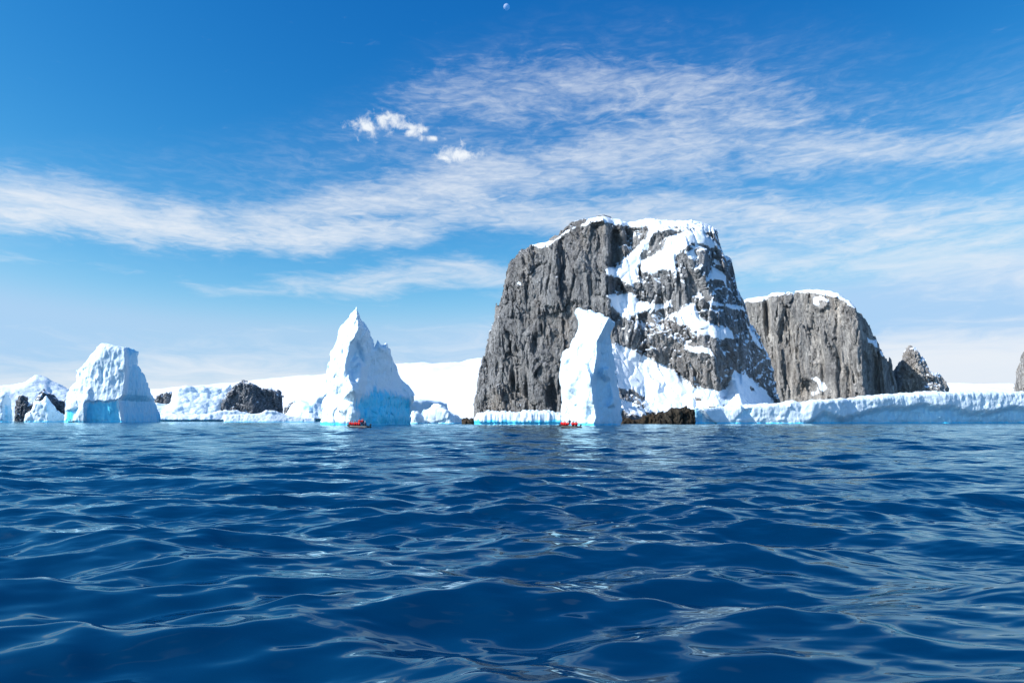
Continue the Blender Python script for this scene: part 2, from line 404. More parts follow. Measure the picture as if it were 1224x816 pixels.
# ------------------------------------------------------------------ solid builder
class Solid:
    """A closed mass. The outline is its silhouette in x,z; sec says how far the front recedes
    from its ridge line; relief adds bulges; all of it is turned into a real solid with noise."""
    def __init__(s, outline, Y, back, ridge, sec, rnd=(6, 6), slant=0.0, seed=0, turn=True):
        mx = float(np.mean([q[0] for q in ridge]))-612
        s.phi = math.atan(mx/816) if turn else 0.0
        Y = Y/math.cos(s.phi); s.Y = Y; s.back = back; s.slant = slant; s.rnd = rnd; s.seed = seed
        rz = [s.P(a, b, Y) for a, b in ridge]
        rz.sort(key=lambda v: v.z)
        s.rzz = np.array([v.z for v in rz]); s.rzx = np.array([v.x for v in rz])
        s.x0 = float(np.mean(s.rzx))
        s.sx = np.array([q[0] for q in sec])*Y*math.cos(s.phi)**2/816.0; s.sy = np.array([q[1] for q in sec], dtype=float)
        pts = []
        for a, b in outline:
            y = Y
            for _ in range(4):
                p = s.P(a, b, y); y = float(s.base(np.array([p.x]), np.array([p.z]))[0]) + rnd[1]
            pts.append((p.x, p.z if p.z > .6 else -45.0))
        s.poly = pts
    def P(s, px, py, Y):
        d = ray(px, py); c, q = math.cos(s.phi), math.sin(s.phi)
        d = Vector((d.x*c-d.y*q, d.x*q+d.y*c, d.z)); return Vector((0, 0, HC))+d*(Y/d.y)
    def seat(s, o, loc):
        o.rotation_euler = (0, 0, -s.phi); o.location = Matrix.Rotation(-s.phi, 3, 'Z') @ Vector(loc)
    def base(s, x, z):
        rx = np.interp(z, s.rzz, s.rzx)
        return s.Y + np.interp(x-rx, s.sx, s.sy) + s.slant*(x-s.x0)
    def pts(s, L, extra=0.0):
        """photo points of a surface feature -> x,z on this solid's own front"""
        out = []
        for a, b in L:
            y = s.Y
            for _ in range(4):
                p = s.P(a, b, y+extra); y = float(s.base(np.array([p.x]), np.array([p.z]))[0])
            out.append((p.x, p.z))
        return out
    def build(s, h, noise, relief=None, zmin=-3.0, band=7.0, hmul=(1, 1, 1), pad=5.0, soft=None):
        h3 = (h*hmul[0], h*hmul[1], h*hmul[2])
        pl = np.array(s.poly)
        xa, xb = pl[:, 0].min()-pad, pl[:, 0].max()+pad; zb = pl[:, 1].max()+pad
        X = np.arange(xa, xb, h3[0]).astype(f32); Z = np.arange(zmin, zb, h3[2]).astype(f32)
        x2, z2 = np.meshgrid(X, Z, indexing='ij')
        d2 = sd_poly(x2, z2, s.poly)
        q = 1-np.clip(d2/s.rnd[0], 0, 1)
        rec = s.rnd[1]*(1-np.sqrt(np.clip(1-q*q, 0, 1)))
        yf0 = s.base(x2, z2).astype(f32)
        rel = relief(x2, z2, d2) if relief else 0
        yf = yf0+rec-rel
        q2 = 1-np.clip(d2/(s.back*.75), 0, 1)
        yb = yf0+s.rnd[1]+1.0+s.back*np.sqrt(np.clip(1-q2*q2, 0, 1))
        ya = float(yf.min())-pad; ye = float(yb.max())+pad
        Yv = np.arange(ya, ye, h3[1]).astype(f32)
        F = np.minimum(np.minimum(Yv[None, :, None]-yf[:, None, :], yb[:, None, :]-Yv[None, :, None]), d2[:, None, :]).astype(f32)
        i, j, k = np.nonzero(np.abs(F) < band)
        F[i, j, k] += np.minimum(noise(X[i], Yv[j], Z[k], s), 2.4*h+1.5*np.maximum(d2[i, k], 0)).astype(f32)
        F[0] = F[-1] = -1; F[:, 0] = F[:, -1] = -1; F[:, :, -1] = -1
        s.X, s.Z, s.d2 = X, Z, d2
        co, Q = surfnet(F, (xa, ya, zmin), h3)
        lab = comps(len(co), Q); cnt = np.bincount(lab, minlength=len(co))
        keep = lab[Q[:, 0]] == cnt.argmax()
        co, Q, _ = subset(co, Q, keep, {})
        s.co, s.Q = co, Q
        return co, Q

def finish(name, S_, mat_, label, cat, tint=None, group=None, root_loc=None):
    co, Q = S_.co, S_.Q
    at = {}
    if tint is not None: at['tint'] = tint
    loc = Vector((float(co[:, 0].mean()), float(co[:, 1].mean()), 0))
    o = mesh_np(name, co-np.array(loc), Q, mat_, at)
    S_.seat(o, loc)
    tag(o, label, cat, group)
    return o
def rocksnow(name, S_, rmat, smat, snowval, label, cat, dust=0.0, group=None, snow_label=None):
    co, Q = S_.co, S_.Q
    sf = snowval[Q].mean(1) > 0
    loc = Vector((float(co[:, 0].mean()), float(co[:, 1].mean()), 0))
    root = empty(name, loc); S_.seat(root, loc); tag(root, label, cat, group)
    c2 = co-np.array(loc)
    a = {'dust': dust if isinstance(dust, np.ndarray) else np.full(len(co), dust)}
    # big snow fields become parts of their own; scraps stay on the rock as a second material
    qs = Q[sf]; lab = comps(len(co), qs) if len(qs) else np.zeros(len(co), int)
    fl = np.full(len(Q), -1); fl[sf] = lab[qs[:, 0]] if len(qs) else []
    ids, cn = np.unique(fl[sf], return_counts=True)
    order = [int(i_) for i_, c_ in sorted(zip(ids, cn), key=lambda t: -t[1]) if c_ >= 60][:30]
    big = np.isin(fl, order)
    c, q, at = subset(c2, Q, ~big, a)
    o = mesh_np('rock_face', c, q, rmat, at, smooth=False, parent=root)
    o.data.materials.append(smat)
    o.data.polygons.foreach_set('material_index', sf[~big].astype(np.int32))
    for n_, i_ in enumerate(order):
        c, q, at = subset(c2, Q, fl == i_, a); mesh_np('snow_cover' if n_ == 0 else 'snow_patch', c, q, smat, at, parent=root)
    return root

def ss(v, a, b):
    t = np.clip((v-a)/(b-a), 0, 1); return t*t*(3-2*t)

# ------------------------------------------------------------------ water
def build_water():
    g = np.random.default_rng(11)
    rr = [0.4]
    while rr[-1] < 750: rr.append(rr[-1]+max(.035, rr[-1]*.0042))
    rings_fine = len(rr)
    while rr[-1] < 45000: rr.append(rr[-1]*1.12)
    rr = np.array(rr)
    th = np.concatenate([np.linspace(-48, 48, 1000), np.linspace(48, 312, 130)[1:-1]])
    th = np.radians(th)
    r, t = np.meshgrid(rr, th, indexing='ij')
    x = r*np.sin(t); y = r*np.cos(t)
    x0 = x.copy(); y0 = y.copy()
    z = np.zeros_like(x); ox = np.zeros_like(x); oy = np.zeros_like(x)
    dr = np.gradient(rr)[:, None]
    fade_far = 1.0
    # patchiness: gusts raise and calm the short waves
    gust = .75+.45*vn((x/26).astype(f32), (y/17).astype(f32), np.zeros_like(x, dtype=f32), 1)+.25*vn((x/9).astype(f32), (y/6).astype(f32), np.zeros_like(x, dtype=f32), 2)
    N = 170
    lam = np.exp(np.linspace(math.log(.36), math.log(9.0), N))*g.uniform(.96, 1.04, N)
    for i, L in enumerate(lam):
        k = 2*math.pi/L
        spread = .40 if L < 1.5 else .24
        d = g.normal(0, spread)+(R(12) if i % 3 else R(-28))
        kx, ky = math.sin(d), -math.cos(d)
        # slope share by wavelength
        w = (.62 if L < .7 else .90 if L < 2.0 else .85 if L < 4 else .62 if L < 6 else .45)
        a = L*.0049*w*g.uniform(.5, 1.5)
        cut = np.clip((L/(dr*3.2)-1)*1.5, 0, 1)
        nf = int((cut[:, 0] > 0).sum())
        if nf == 0: continue
        sl = slice(0, nf)
        p = k*(kx*x[sl]+ky*y[sl])+g.uniform(0, 6.28)
        A_ = a*cut[sl]*(gust[sl]**1.5 if L < 3.2 else 1.0)
        z[sl] += A_*np.cos(p); sn = A_*np.sin(p)
        ox[sl] -= kx*sn; oy[sl] -= ky*sn
    x += ox*.3; y += oy*.3
    co = np.stack([x.ravel(), y.ravel(), z.ravel()], 1)
    n, m = r.shape
    i = np.arange(n-1)[:, None]; j = np.arange(m)[None, :]; j2 = (j+1) % m
    Q = np.stack([(i*m+j).ravel(), ((i)*m+j2+0*i).ravel(), ((i+1)*m+j2).ravel(), ((i+1)*m+j).ravel()], 1)
    # centre cap
    m_, t_, b = mat('sea_water')
    geo = t_.node('ShaderNodeNewGeometry').outputs['Position']
    b1 = t_.noise(t_.vscale(geo, (1.1, 2.1, 1), (0, 0, R(14))), 1, 0, .45, .5)
    b2 = t_.noise(t_.vscale(geo, (5.0, 8.5, 1), (0, 0, R(-20))), 1, 2, .5, .3)
    b3 = t_.noise(t_.vscale(geo, (.45, .95, 1), (0, 0, R(8))), 1, 3, .55, .2)
    gp = t_.noise(t_.vscale(geo, (.05, .09, 1)), 1, 3, .5)
    hh = t_.m('ADD', t_.m('MULTIPLY', b1, .050), t_.m('ADD', t_.m('MULTIPLY', b2, .0012), t_.m('MULTIPLY', b3, .26)))
    bp = t_.node('ShaderNodeBump'); bp.inputs['Distance'].default_value = 1.0
    t_.put(bp.inputs['Strength'], t_.mr(gp, .35, .65, .35, .75)); t_.put(bp.inputs['Height'], hh)
    t_.n.remove(b)
    df = t_.node('ShaderNodeBsdfDiffuse'); df.inputs[0].default_value = (.0002, .022, .066, 1)
    gl = t_.node('ShaderNodeBsdfGlossy'); gl.inputs['Color'].default_value = (.68, .93, 1.0, 1); gl.inputs['Roughness'].default_value = .07
    fr = t_.node('ShaderNodeFresnel'); fr.inputs['IOR'].default_value = 1.62
    for q in (gl, fr): t_.l.new(bp.outputs[0], q.inputs['Normal'])
    mx = t_.node('ShaderNodeMixShader'); t_.l.new(fr.outputs[0], mx.inputs[0]); t_.l.new(df.outputs[0], mx.inputs[1]); t_.l.new(gl.outputs[0], mx.inputs[2])
    t_.l.new(mx.outputs[0], t_.n['Material Output'].inputs[0])
    o = mesh_np('water', co, Q, m_)
    tag(o, None, None, None, 'structure')
    return o
build_water()

# ------------------------------------------------------------------ far snow slopes
def build_hills():
    prof = [(-900,482),(-300,480),(0,479),(140,478),(180,476),(230,470),(290,462),(345,458),(380,454),(430,447),(480,440),(530,437),(572,435),(700,430),(850,440),(980,456),(1130,462.5),(1180,465),(1224,466),(1500,468),(2200,474)]
    Yc = 2300.0; Yf = 1250.0
    px = np.array([P(a, b, Yc).x for a, b in prof]); pz = np.array([P(a, b, Yc).z for a, b in prof])
    X = np.linspace(px[0], px[-1], 900); V = np.concatenate([np.linspace(0, 1, 70), np.linspace(1.05, 1.8, 10)])
    x, v = np.meshgrid(X, V, indexing='ij')
    y = Yf+(Yc-Yf)*v
    crest = np.interp(x*1.0, px, pz)
    sh = np.where(v <= 1, np.sin(np.clip(v, 0, 1)*math.pi/2)**.85, np.maximum(0, 1-((v-1)/.8)**2))
    z = crest*sh
    a = (x/90).astype(f32); b_ = (y/140).astype(f32); c_ = np.zeros_like(a)
    n = fbm(a, b_, c_, 5, 0)
    z = z*(1+.10*n*np.sin(np.clip(v, 0, 1)*math.pi)**.5)+2.5*fbm(a*3, b_*3, c_, 3, 1)*np.clip(v*4, 0, 1)*(v < .97)
    z[:, 0] = -2
    n_, m_ = x.shape
    i = np.arange(n_-1)[:, None]; j = np.arange(m_-1)[None, :]
    Q = np.stack([(i*m_+j).ravel(), ((i+1)*m_+j).ravel(), ((i+1)*m_+j+1).ravel(), (i*m_+j+1).ravel()], 1)
    o = mesh_np('hills', np.stack([x.ravel(), y.ravel(), z.ravel()], 1), Q, FARSNOW)
    tag(o, None, None, None, 'structure')
build_hills()

# ------------------------------------------------------------------ rock noise
def rock_noise(sc=1.0, amp=1.0, soft=None, ledge=None, zs=1.0):
    def f(x, y, z, s):
        zr = z; z = z/zs
        o = s.seed*9.13
        wx = x+2.2*sc*vn(x/(9*sc), y/(9*sc), z/(12*sc)+o, 0); wy = y+2.2*sc*vn(x/(9*sc)+5, y/(9*sc), z/(12*sc)+o, 1)
        wz = z+3*sc*vn(x/(8*sc), y/(8*sc)+9, z/(8*sc), 2)
        lean = wx+.12*wz
        big = fbm(x/(24*sc)+o, y/(24*sc), z/(34*sc), 3, 1)*5.2*sc
        F1, F2, I = voro(lean/(7*sc)+o, wy/(7*sc), wz/(17*sc), 0)
        big += (I-.5)*2.6*sc - 2.4*sc*(1-ss(F2-F1, 0, .13))
        big += facet(lean/(11*sc)+o, wy/(11*sc), wz/(22*sc))*4.2*sc
        F1, F2, J = voro(lean/(2.9*sc)+o, wy/(2.9*sc), wz/(6.5*sc), 0)
        sm = (J-.5)*1.5*sc - 1.6*sc*(1-ss(F2-F1, 0, .20))
        sm += facet(lean/(4.2*sc), wy/(4.2*sc)+o, wz/(8.5*sc))*2.0*sc
        sm += fbm(x/(2.2*sc), y/(2.2*sc), z/(5*sc), 3, 2)*.8*sc
        z = zr
        m = 1.0 if soft is None else soft(x, z)
        if ledge is not None:
            w = ledge(x, z); t = (z+6.0*vn(x/16, y/16, z/30+o, 3)+1.2*vn(x/4, y/4, z/9, 2)-.25*x)/8.5
            t = t-np.floor(t); sm = sm+w*2.2*(t-.35)*ss(vn(x/11+o, y/11, z/13, 0), -.25, .45)
        return amp*(big*(.38+.62*m)+sm*m)
    return f
def grid_lookup(s, M):
    """value of a 2-D (x,z) map at mesh vertices"""
    i = np.clip(((s.co[:, 0]-s.X[0])/(s.X[1]-s.X[0])).astype(int), 0, len(s.X)-1)
    k = np.clip(((s.co[:, 2]-s.Z[0])/(s.Z[1]-s.Z[0])).astype(int), 0, len(s.Z)-1)
    return M[i, k]

# ------------------------------------------------------------------ the great rock
def z7(L): return [(720+a/3.0227, 250+b/3.0227) for a, b in L]
def z6(L): return [(560+a/3.02, 250+b/3.02) for a, b in L]
def z8(L): return [(880+a/3.558, 330+b/3.558) for a, b in L]

def main_rock():
    out = [(566,497),(569,470),(573,440),(578,425),(583,412),(587,396),(591,382),(594,365),(597,349),(601,340),(606,332),(608,320),(611,311),(617,302),(626,296),(640,290),(659,286),(668,278),(678,272),(690,266),(704,263),(730,262),(760,264),(800,265),(830,266),(846,269),(858,275),(860,290),(863,306),(872,311),(876,328),(880,348),(888,362),(897,380),(906,397),(914,415),(921,432),(929,458),(934,480),(940,515),(560,515)]
    s = Solid(out, 395, 95, [(722,262),(724,330),(728,400),(735,505)],
              [(-170,52),(-150,42),(-100,24),(-40,8),(0,0),(12,6),(38,9),(62,4),(90,-2),(118,-3),(140,4),(165,24),(215,70)], rnd=(9, 10), seed=1)
    snow = [z7(p) for p in (
        [(0,215),(30,205),(60,200),(110,150),(150,110),(160,60),(185,62),(185,110),(150,175),(128,240),(115,300),(60,262),(10,250)],
        [(230,112),(280,92),(340,82),(380,100),(412,132),(398,152),(340,142),(300,150),(262,196),(262,238),(215,236),(180,250),(140,240),(128,190),(170,178),(210,152)],
        [(0,312),(60,305),(108,300),(130,335),(190,350),(240,335),(255,365),(200,372),(140,392),(70,402),(18,360)],
        [(262,388),(300,350),(330,352),(345,402),(395,430),(450,440),(472,470),(420,488),(350,476),(300,440),(262,425)],
        [(388,215),(420,225),(445,250),(448,292),(415,272),(372,268)],
        [(372,338),(440,352),(500,350),(520,372),(470,372),(420,362),(380,362)],
        [(288,512),(350,508),(388,522),(372,545),(310,535)],
        [(232,460),(262,470),(270,490),(240,480)],
        [(160,62),(215,50),(262,78),(250,92),(200,98),(170,120)],
        [(262,72),(300,72),(310,86),(270,92)],
        [(280,165),(320,160),(345,182),(330,200),(300,190)],
        [(20,490),(60,486),(100,500),(160,532),(230,570),(330,642),(440,656),(470,580),(540,612),(590,650),(625,690),(625,712),(330,720),(300,735),(200,745),(170,740),(60,735),(20,640)],
        [(500,380),(540,430),(570,470),(590,520),(560,490),(520,430)],
        )] + [z6(p) for p in ([(215,122),(300,105),(345,75),(440,38),(470,40),(470,52),(400,70),(345,98),(300,135),(270,150),(255,172),(250,150)],
                              [(165,250),(180,252),(200,280),(178,278)], [(200,235),(230,240),(225,256)], [(240,130),(300,128),(290,150)])] + \
        [[(700,258),(760,258),(860,262),(862,276),(846,280),(830,276),(800,275),(775,273),(750,271),(700,268)]]
    snowp = [s.pts(p) for p in snow]
    rocks = [s.pts(z7(p), -10) for p in ([(50,650),(110,648),(160,690),(170,738),(120,720),(60,692)], [(200,655),(222,668),(205,676)], [(520,625),(560,640),(570,672),(540,660)], [(440,676),(470,690),(450,698)], [(325,672),(362,672),(365,700),(330,700)])]
    # apron: lower snow slope leaning out towards the water
    ap = s.pts([(700,520),(726,412),(732,402),(752,418),(772,428),(796,440),(830,463),(866,466),(876,442),(900,452),(915,470),(930,492),(945,510)])
    ax = np.array([q[0] for q in ap]); azz = np.array([q[1] for q in ap])
    butt = [s.pts([p])[0]+(rx, rz, am) for p, rx, rz, am in (((770,340),9,16,5),((812,320),12,22,7),((836,355),11,22,6),((760,395),14,16,7),((800,420),22,18,9),((845,435),14,26,8),((868,390),12,30,4),((790,285),8,10,5),((640,420),8,40,4),((600,440),8,40,3),((690,330),14,34,4),((868,318),6,8,4))]
    holes = [s.pts([p])[0]+(rx, rz, am) for p, rx, rz, am in (((660,473),3.2,9,9),((641,412),3,7,5),((629,470),1.6,14,5),((612,455),1.6,12,4),((735,295),4,12,5),((752,283),3,9,4),((790,372),3,10,6),((745,360),3,8,4))]
    def relief(x, z, d2):
        r = np.zeros_like(x)
        for bx, bz, rx, rz, am in butt: r += am*np.exp(-((x-bx)/rx)**2-((z-bz)/rz)**2)
        for bx, bz, rx, rz, am in holes: r -= am*np.exp(-(((x-bx)/rx)**2+((z-bz)/rz)**2)**2)
        za = np.interp(x, ax, azz, left=-99, right=-99)
        d = np.maximum(0, za-z); r += .92*d*(1-np.exp(-d/4))
        for p in snowp[:9]:
            m = ss(sd_poly(x, z, p), -1.5, 3.0); r += 1.6*m
        # the shaded gully sides sit back
        return r
    def soft(x, z):
        q = np.zeros_like(x)
        for p in snowp: q = np.maximum(q, ss(sd_poly(x, z, p), -1, 2.5))
        rk = np.zeros_like(x)
        for p in rocks: rk = np.maximum(rk, ss(sd_poly(x, z, p), -1, 2))
        return 1-.88*q*(1-rk)
    # speed: bake soft onto a grid
    gx = np.arange(-60, 190, .5).astype(f32); gz = np.arange(-6, 140, .5).astype(f32)
    GX, GZ = np.meshgrid(gx, gz, indexing='ij'); SM = soft(GX, GZ)
    def softg(x, z):
        return SM[np.clip(((x-gx[0])/.5).astype(int), 0, len(gx)-1), np.clip(((z-gz[0])/.5).astype(int), 0, len(gz)-1)]
    co, Q = s.build(.60, rock_noise(1.0, 1.0, softg, lambda x, z: .25+.75*ss(x-np.interp(z, s.rzz, s.rzx), -2, 10), 1.35), relief, band=9.5, hmul=(1, 1.25, 1), pad=8)
    N = normals(co, Q)
    sm = 1-softg(co[:, 0].astype(f32), co[:, 2].astype(f32))
    x, y, z = [co[:, i].astype(f32) for i in range(3)]
    nz = N[:, 2]
    n1 = fbm(x/4, y/4, z/4, 4, 0); n2 = fbm(x/14, y/14, z/14, 3, 2)
    xr = np.interp(z, s.rzz, s.rzx)
    right = ss(x-xr, 0, 14)
    n3 = fbm(x/1.6, y/1.6, z/1.6, 2, 1)
    sv = nz*(.95+.35*right)+sm*1.15+n1*.42+n2*.25+n3*.30+right*.56-.95
    sv = np.where((z < 3.5+1.5*n2), -1, sv)
    sv = np.where((y > s.Y+60) & (nz > .3), 1, sv)
    dust = -.06+right*.22+.25*sm
    rocksnow('rock_island', s, ROCK, SNOW, sv, 'tallest dark grey rock island with snow gullies and flat snow-capped top', 'rock island', dust)
    return s
main_rock()

def second_rock():
    out = z8([(0,130),(22,104),(120,84),(200,68),(250,60),(320,55),(400,62),(440,72),(480,98),(500,122),(530,160),(560,200),(590,255),(620,305),(640,345),(662,372),(668,420),(685,470),(700,540),(700,600),(0,600)])
    s = Solid(out, 540, 110, z8([(490,60),(520,200),(535,400),(545,540)]), [(-165,80),(-150,62),(-120,46),(-108,30),(-60,17),(0,0),(5,9),(18,22),(26,16),(40,30),(70,62)], rnd=(10, 9), seed=4)
    snow = [s.pts(z8(p)) for p in ([(0,60),(22,98),(60,120),(110,108),(150,90),(200,78),(240,72),(300,72),(330,78),(400,95),(450,108),(500,140),(520,135),(480,80),(400,40),(200,40)],
            [(320,85),(360,80),(400,100),(405,130),(350,150),(318,125)], [(300,430),(340,428),(385,460),(410,490),(400,512),(350,510),(310,520),(300,480)],
            [(405,245),(460,255),(450,265),(410,262)], [(410,170),(430,190),(425,225),(412,210)], [(545,250),(600,270),(620,320),(580,300),(550,290)], [(310,358),(352,368),(340,378)],
            [(600,310),(625,320),(640,350),(612,350)])]
    hol = [s.pts([p])[0]+(rx, rz, am) for p, rx, rz, am in (((z8([(300,490)])[0]),8,10,10),(z8([(435,360)])[0],2,34,6),(z8([(480,480)])[0],2,20,5),(z8([(370,410)])[0],2,20,4),(z8([(130,180)])[0],3,24,6))]
    def relief(x, z, d2):
        r = np.zeros_like(x)
        for bx, bz, rx, rz, am in hol: r -= am*np.exp(-(((x-bx)/rx)**2+((z-bz)/rz)**2)**2)
        for p in snow[1:]: r += 1.5*ss(sd_poly(x, z, p), -1, 3)
        return r
    def soft(x, z):
        q = np.zeros_like(x)
        for p in snow: q = np.maximum(q, ss(sd_poly(x, z, p), -1.5, 2.5))
        return 1-.85*q
    co, Q = s.build(.85, rock_noise(1.1, .9, soft, None, 2.4), relief, band=8, hmul=(1, 1.3, 1), pad=8)
    N = normals(co, Q); x, y, z = [co[:, i].astype(f32) for i in range(3)]
    sm = 1-soft(x, z)
    n1 = fbm(x/5, y/5, z/5, 4, 0)
    sv = N[:, 2]*1.2+sm*1.15+n1*.45-1.02
    sv = np.where((y > s.Y+70) & (N[:, 2] > .2), 1, sv)
    rocksnow('rock_island', s, ROCK2, SNOW, sv, 'rounded pale grey rock island with snow dome behind the long ice shelf', 'rock island', -.10+.3*sm)
second_rock()

def third_rock():
    out = z8([(655,540),(668,400),(680,380),(700,345),(715,318),(735,306),(755,304),(775,320),(792,345),(812,372),(830,400),(860,425),(880,450),(900,485),(910,540)])
    s = Solid(out, 575, 60, z8([(750,305),(790,420),(830,540)]), [(-60,26),(0,0),(50,22)], rnd=(6, 6), seed=6)
    co, Q = s.build(.95, rock_noise(.9, .9), None, band=7, hmul=(1, 1.2, 1), pad=7)
    N = normals(co, Q); x, y, z = [co[:, i].astype(f32) for i in range(3)]
    n1 = fbm(x/4, y/4, z/4, 4, 0)
    xr = np.interp(z, s.rzz, s.rzx)
    sv = N[:, 2]*.9+n1*.5+.35*ss(x-xr, -2, 8)-.62
    rocksnow('rock_island', s, ROCK2, SNOW, sv, 'small snow-dusted rock peak just right of the rounded rock island', 'rock island', .05)
third_rock()

def edge_rock():
    out = [(1212,515),(1213,462),(1216,448),(1220,438),(1224,426),(1232,414),(1250,405),(1280,402),(1310,420),(1330,460),(1340,515)]
    s = Solid(out, 590, 60, [(1245,405),(1250,515)], [(-40,24),(0,0),(60,30)], rnd=(6, 6), seed=8)
    co, Q = s.build(1.0, rock_noise(1.0, .8), None, band=7, hmul=(1, 1.3, 1), pad=7)
    N = normals(co, Q); x, y, z = [co[:, i].astype(f32) for i in range(3)]
    sv = N[:, 2]+fbm(x/4, y/4, z/4, 4, 0)*.5-.8
    rocksnow('rock_island', s, ROCK2, SNOW, sv, 'steep pale rock wall cut off by the right edge of the photo', 'rock island', 0)
edge_rock()

# ------------------------------------------------------------------ ice noise
def ice_noise(sc=1.0, amp=1.0, flute=1.0, cut=.5, chop=1.0):
    def f(x, y, z, s):
        o = s.seed*5.71
        r = fbm(x/(8*sc)+o, y/(8*sc), z/(10*sc), 3, 0)*1.9*sc*amp
        # melt runnels: ridged, stretched down the face
        n = vn((x+.1*z)/(1.5*sc)+o+.8*vn(x/3, y/3, z/5, 2), y/(1.5*sc), z/(8*sc), 1)
        r += flute*sc*.8*(.45-np.abs(n))
        n = vn((x-.2*z)/(.75*sc)+o, y/(.75*sc), z/(3.2*sc), 3)
        r += flute*sc*.35*(.45-np.abs(n))
        F1, F2, I = voro(x/(3.6*sc)+o, y/(3.6*sc), z/(4.6*sc), 0)
        r += (.55-F1)*1.0*sc*chop+(I-.5)*1.3*sc*chop
        r += fbm(x/(1.3*sc), y/(1.3*sc), z/(1.8*sc), 2, 3)*.38*sc
        # wave-cut notch at the waterline
        r -= cut*sc*np.exp(-((z-.7*sc)/(.75*sc))**2)
        return r
    return f

def berg_tint(s, polys, zb, lo=.0, amt=.95, extra=None):
    x, y, z = [s.co[:, i].astype(f32) for i in range(3)]
    t = np.full(len(x), lo, f32)
    n = fbm(x/2.5, y/2.5, z/6, 3, 2); n3 = fbm(x/1.2, y/1.2, z/7, 3, 1)
    t = np.maximum(t, amt*(1-ss(z+n*zb*.5, zb*.5, zb)))
    for p, a in polys:
        t = np.maximum(t, a*ss(sd_poly(x, z, p)+n3*2.4, -.8, 2.6))
    return np.clip(t, 0, 1)

# ------------------------------------------------------------------ spire iceberg
def z3(L): return [(360+a/5.1, 360+b/5.1) for a, b in L]
def spire():
    out = z3([(60,800),(82,750),(130,690),(140,600),(158,560),(160,470),(172,380),(180,330),(205,270),(222,210),(248,160),(290,110),(318,66),(335,46),(355,75),(388,125),(420,185),(438,248),(446,282),(456,258),(468,238),(484,262),(500,272),(512,254),(526,262),(545,310),(566,370),(580,420),(610,470),(655,530),(688,572),(690,600),(676,640),(664,690),(655,760),(650,820)])
    s = Solid(out, 250, 30, z3([(340,50),(352,160),(318,235),(292,320),(282,420),(296,500),(330,560),(322,640),(335,700),(330,770)]),
              [(-62,24),(-40,14),(-18,6),(0,0),(5,5),(20,12),(42,20),(72,36)], rnd=(5, 5), seed=11)
    gully = s.pts(z3([(300,250),(345,230),(380,300),(385,380),(350,350),(315,370),(305,430),(265,480),(275,380)]))
    lob = s.pts(z3([(355,360),(400,390),(405,480),(385,560),(330,600),(250,600),(250,520),(300,470),(320,400)]))
    foot = s.pts(z3([(70,770),(130,640),(300,620),(340,680),(310,790)]))
    sh = s.pts(z3([(455,250),(530,270),(560,360),(520,330),(470,300)]))
    def relief(x, z, d2):
        r = -4.2*ss(sd_poly(x, z, gully), -.5, 1.8)+6.0*ss(sd_poly(x, z, lob), -.5, 3.2)+2.6*ss(sd_poly(x, z, foot), -.8, 2.5)+1.4*ss(sd_poly(x, z, sh), -.5, 1.5)
        # undercut blue band
        ub = s_ub(x, z); return r-.7*ub
    ubp = s.pts(z3([(300,640),(400,560),(440,520),(500,540),(560,560),(650,590),(690,640),(670,800),(300,800),(340,690)]), 8)
    def s_ub(x, z): return ss(sd_poly(x, z, ubp), -.3, 3.0)
    co, Q = s.build(.30, ice_noise(.8, .8, .85, .5), relief, band=4.5, pad=4)
    tint = berg_tint(s, [(ubp, .98), (gully, .22)], 1.3, .03)
    x, y, z = [co[:, i].astype(f32) for i in range(3)]
    # the hanging fringe is whiter, the lower band clearer blue
    tint = np.where((z > 1.5) & (sd_poly(x, z, foot) > 0), tint*.15, tint)
    finish('iceberg', s, ICE, 'tall pointed iceberg spire with a bright blue base', 'iceberg', tint)
spire()

# ------------------------------------------------------------------ pillar iceberg
def z5(L): return [(640+a/4.8, 350+b/4.8) for a, b in L]
def pillar():
    out = z5([(148,800),(148,700),(150,600),(144,480),(144,380),(158,352),(200,310),(222,265),(236,215),(246,160),(232,118),(236,98),(262,90),(310,105),(360,122),(410,140),(435,150),(458,156),(460,180),(440,215),(422,250),(436,340),(450,420),(468,520),(486,640),(496,750),(500,800)])
    s = Solid(out, 245, 26, z5([(425,135),(400,190),(352,280),(352,360),(338,440),(322,520),(328,600),(345,680),(352,760)]),
              [(-50,13),(-25,6),(0,0),(5,7),(18,13),(36,24)], rnd=(3.5, 4), seed=14)
    low = s.pts(z5([(150,360),(250,365),(300,400),(330,480),(350,600),(360,700),(350,790),(140,790)]))
    p1 = s.pts(z5([(385,440),(420,440),(425,495),(400,505),(380,480)]), 6)
    p2 = s.pts(z5([(425,530),(445,570),(462,610),(450,650),(420,655),(432,600)]), 8)
    def relief(x, z, d2):
        r = 3.0*ss(sd_poly(x, z, low), -.2, 1.2)*(.75+.5*vn(x/2.6, x*0, z/4.5, 1))+5.0*ss(sd_poly(x, z, p1), -.8, .8)+4.0*ss(sd_poly(x, z, p2), -.8, .8)
        return r
    co, Q = s.build(.30, ice_noise(.75, .8, .8, .4, .8), relief, band=4, pad=4)
    tint = berg_tint(s, [], .9, .05)
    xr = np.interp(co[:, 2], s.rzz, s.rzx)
    tint = np.maximum(tint, .20*ss(co[:, 0]-xr, -1, 2))  # shaded side of the pillar coloured slightly bluer by tint
    finish('iceberg', s, ICE, 'upright white ice pillar with slanted top in front of the great rock', 'iceberg', tint)
pillar()

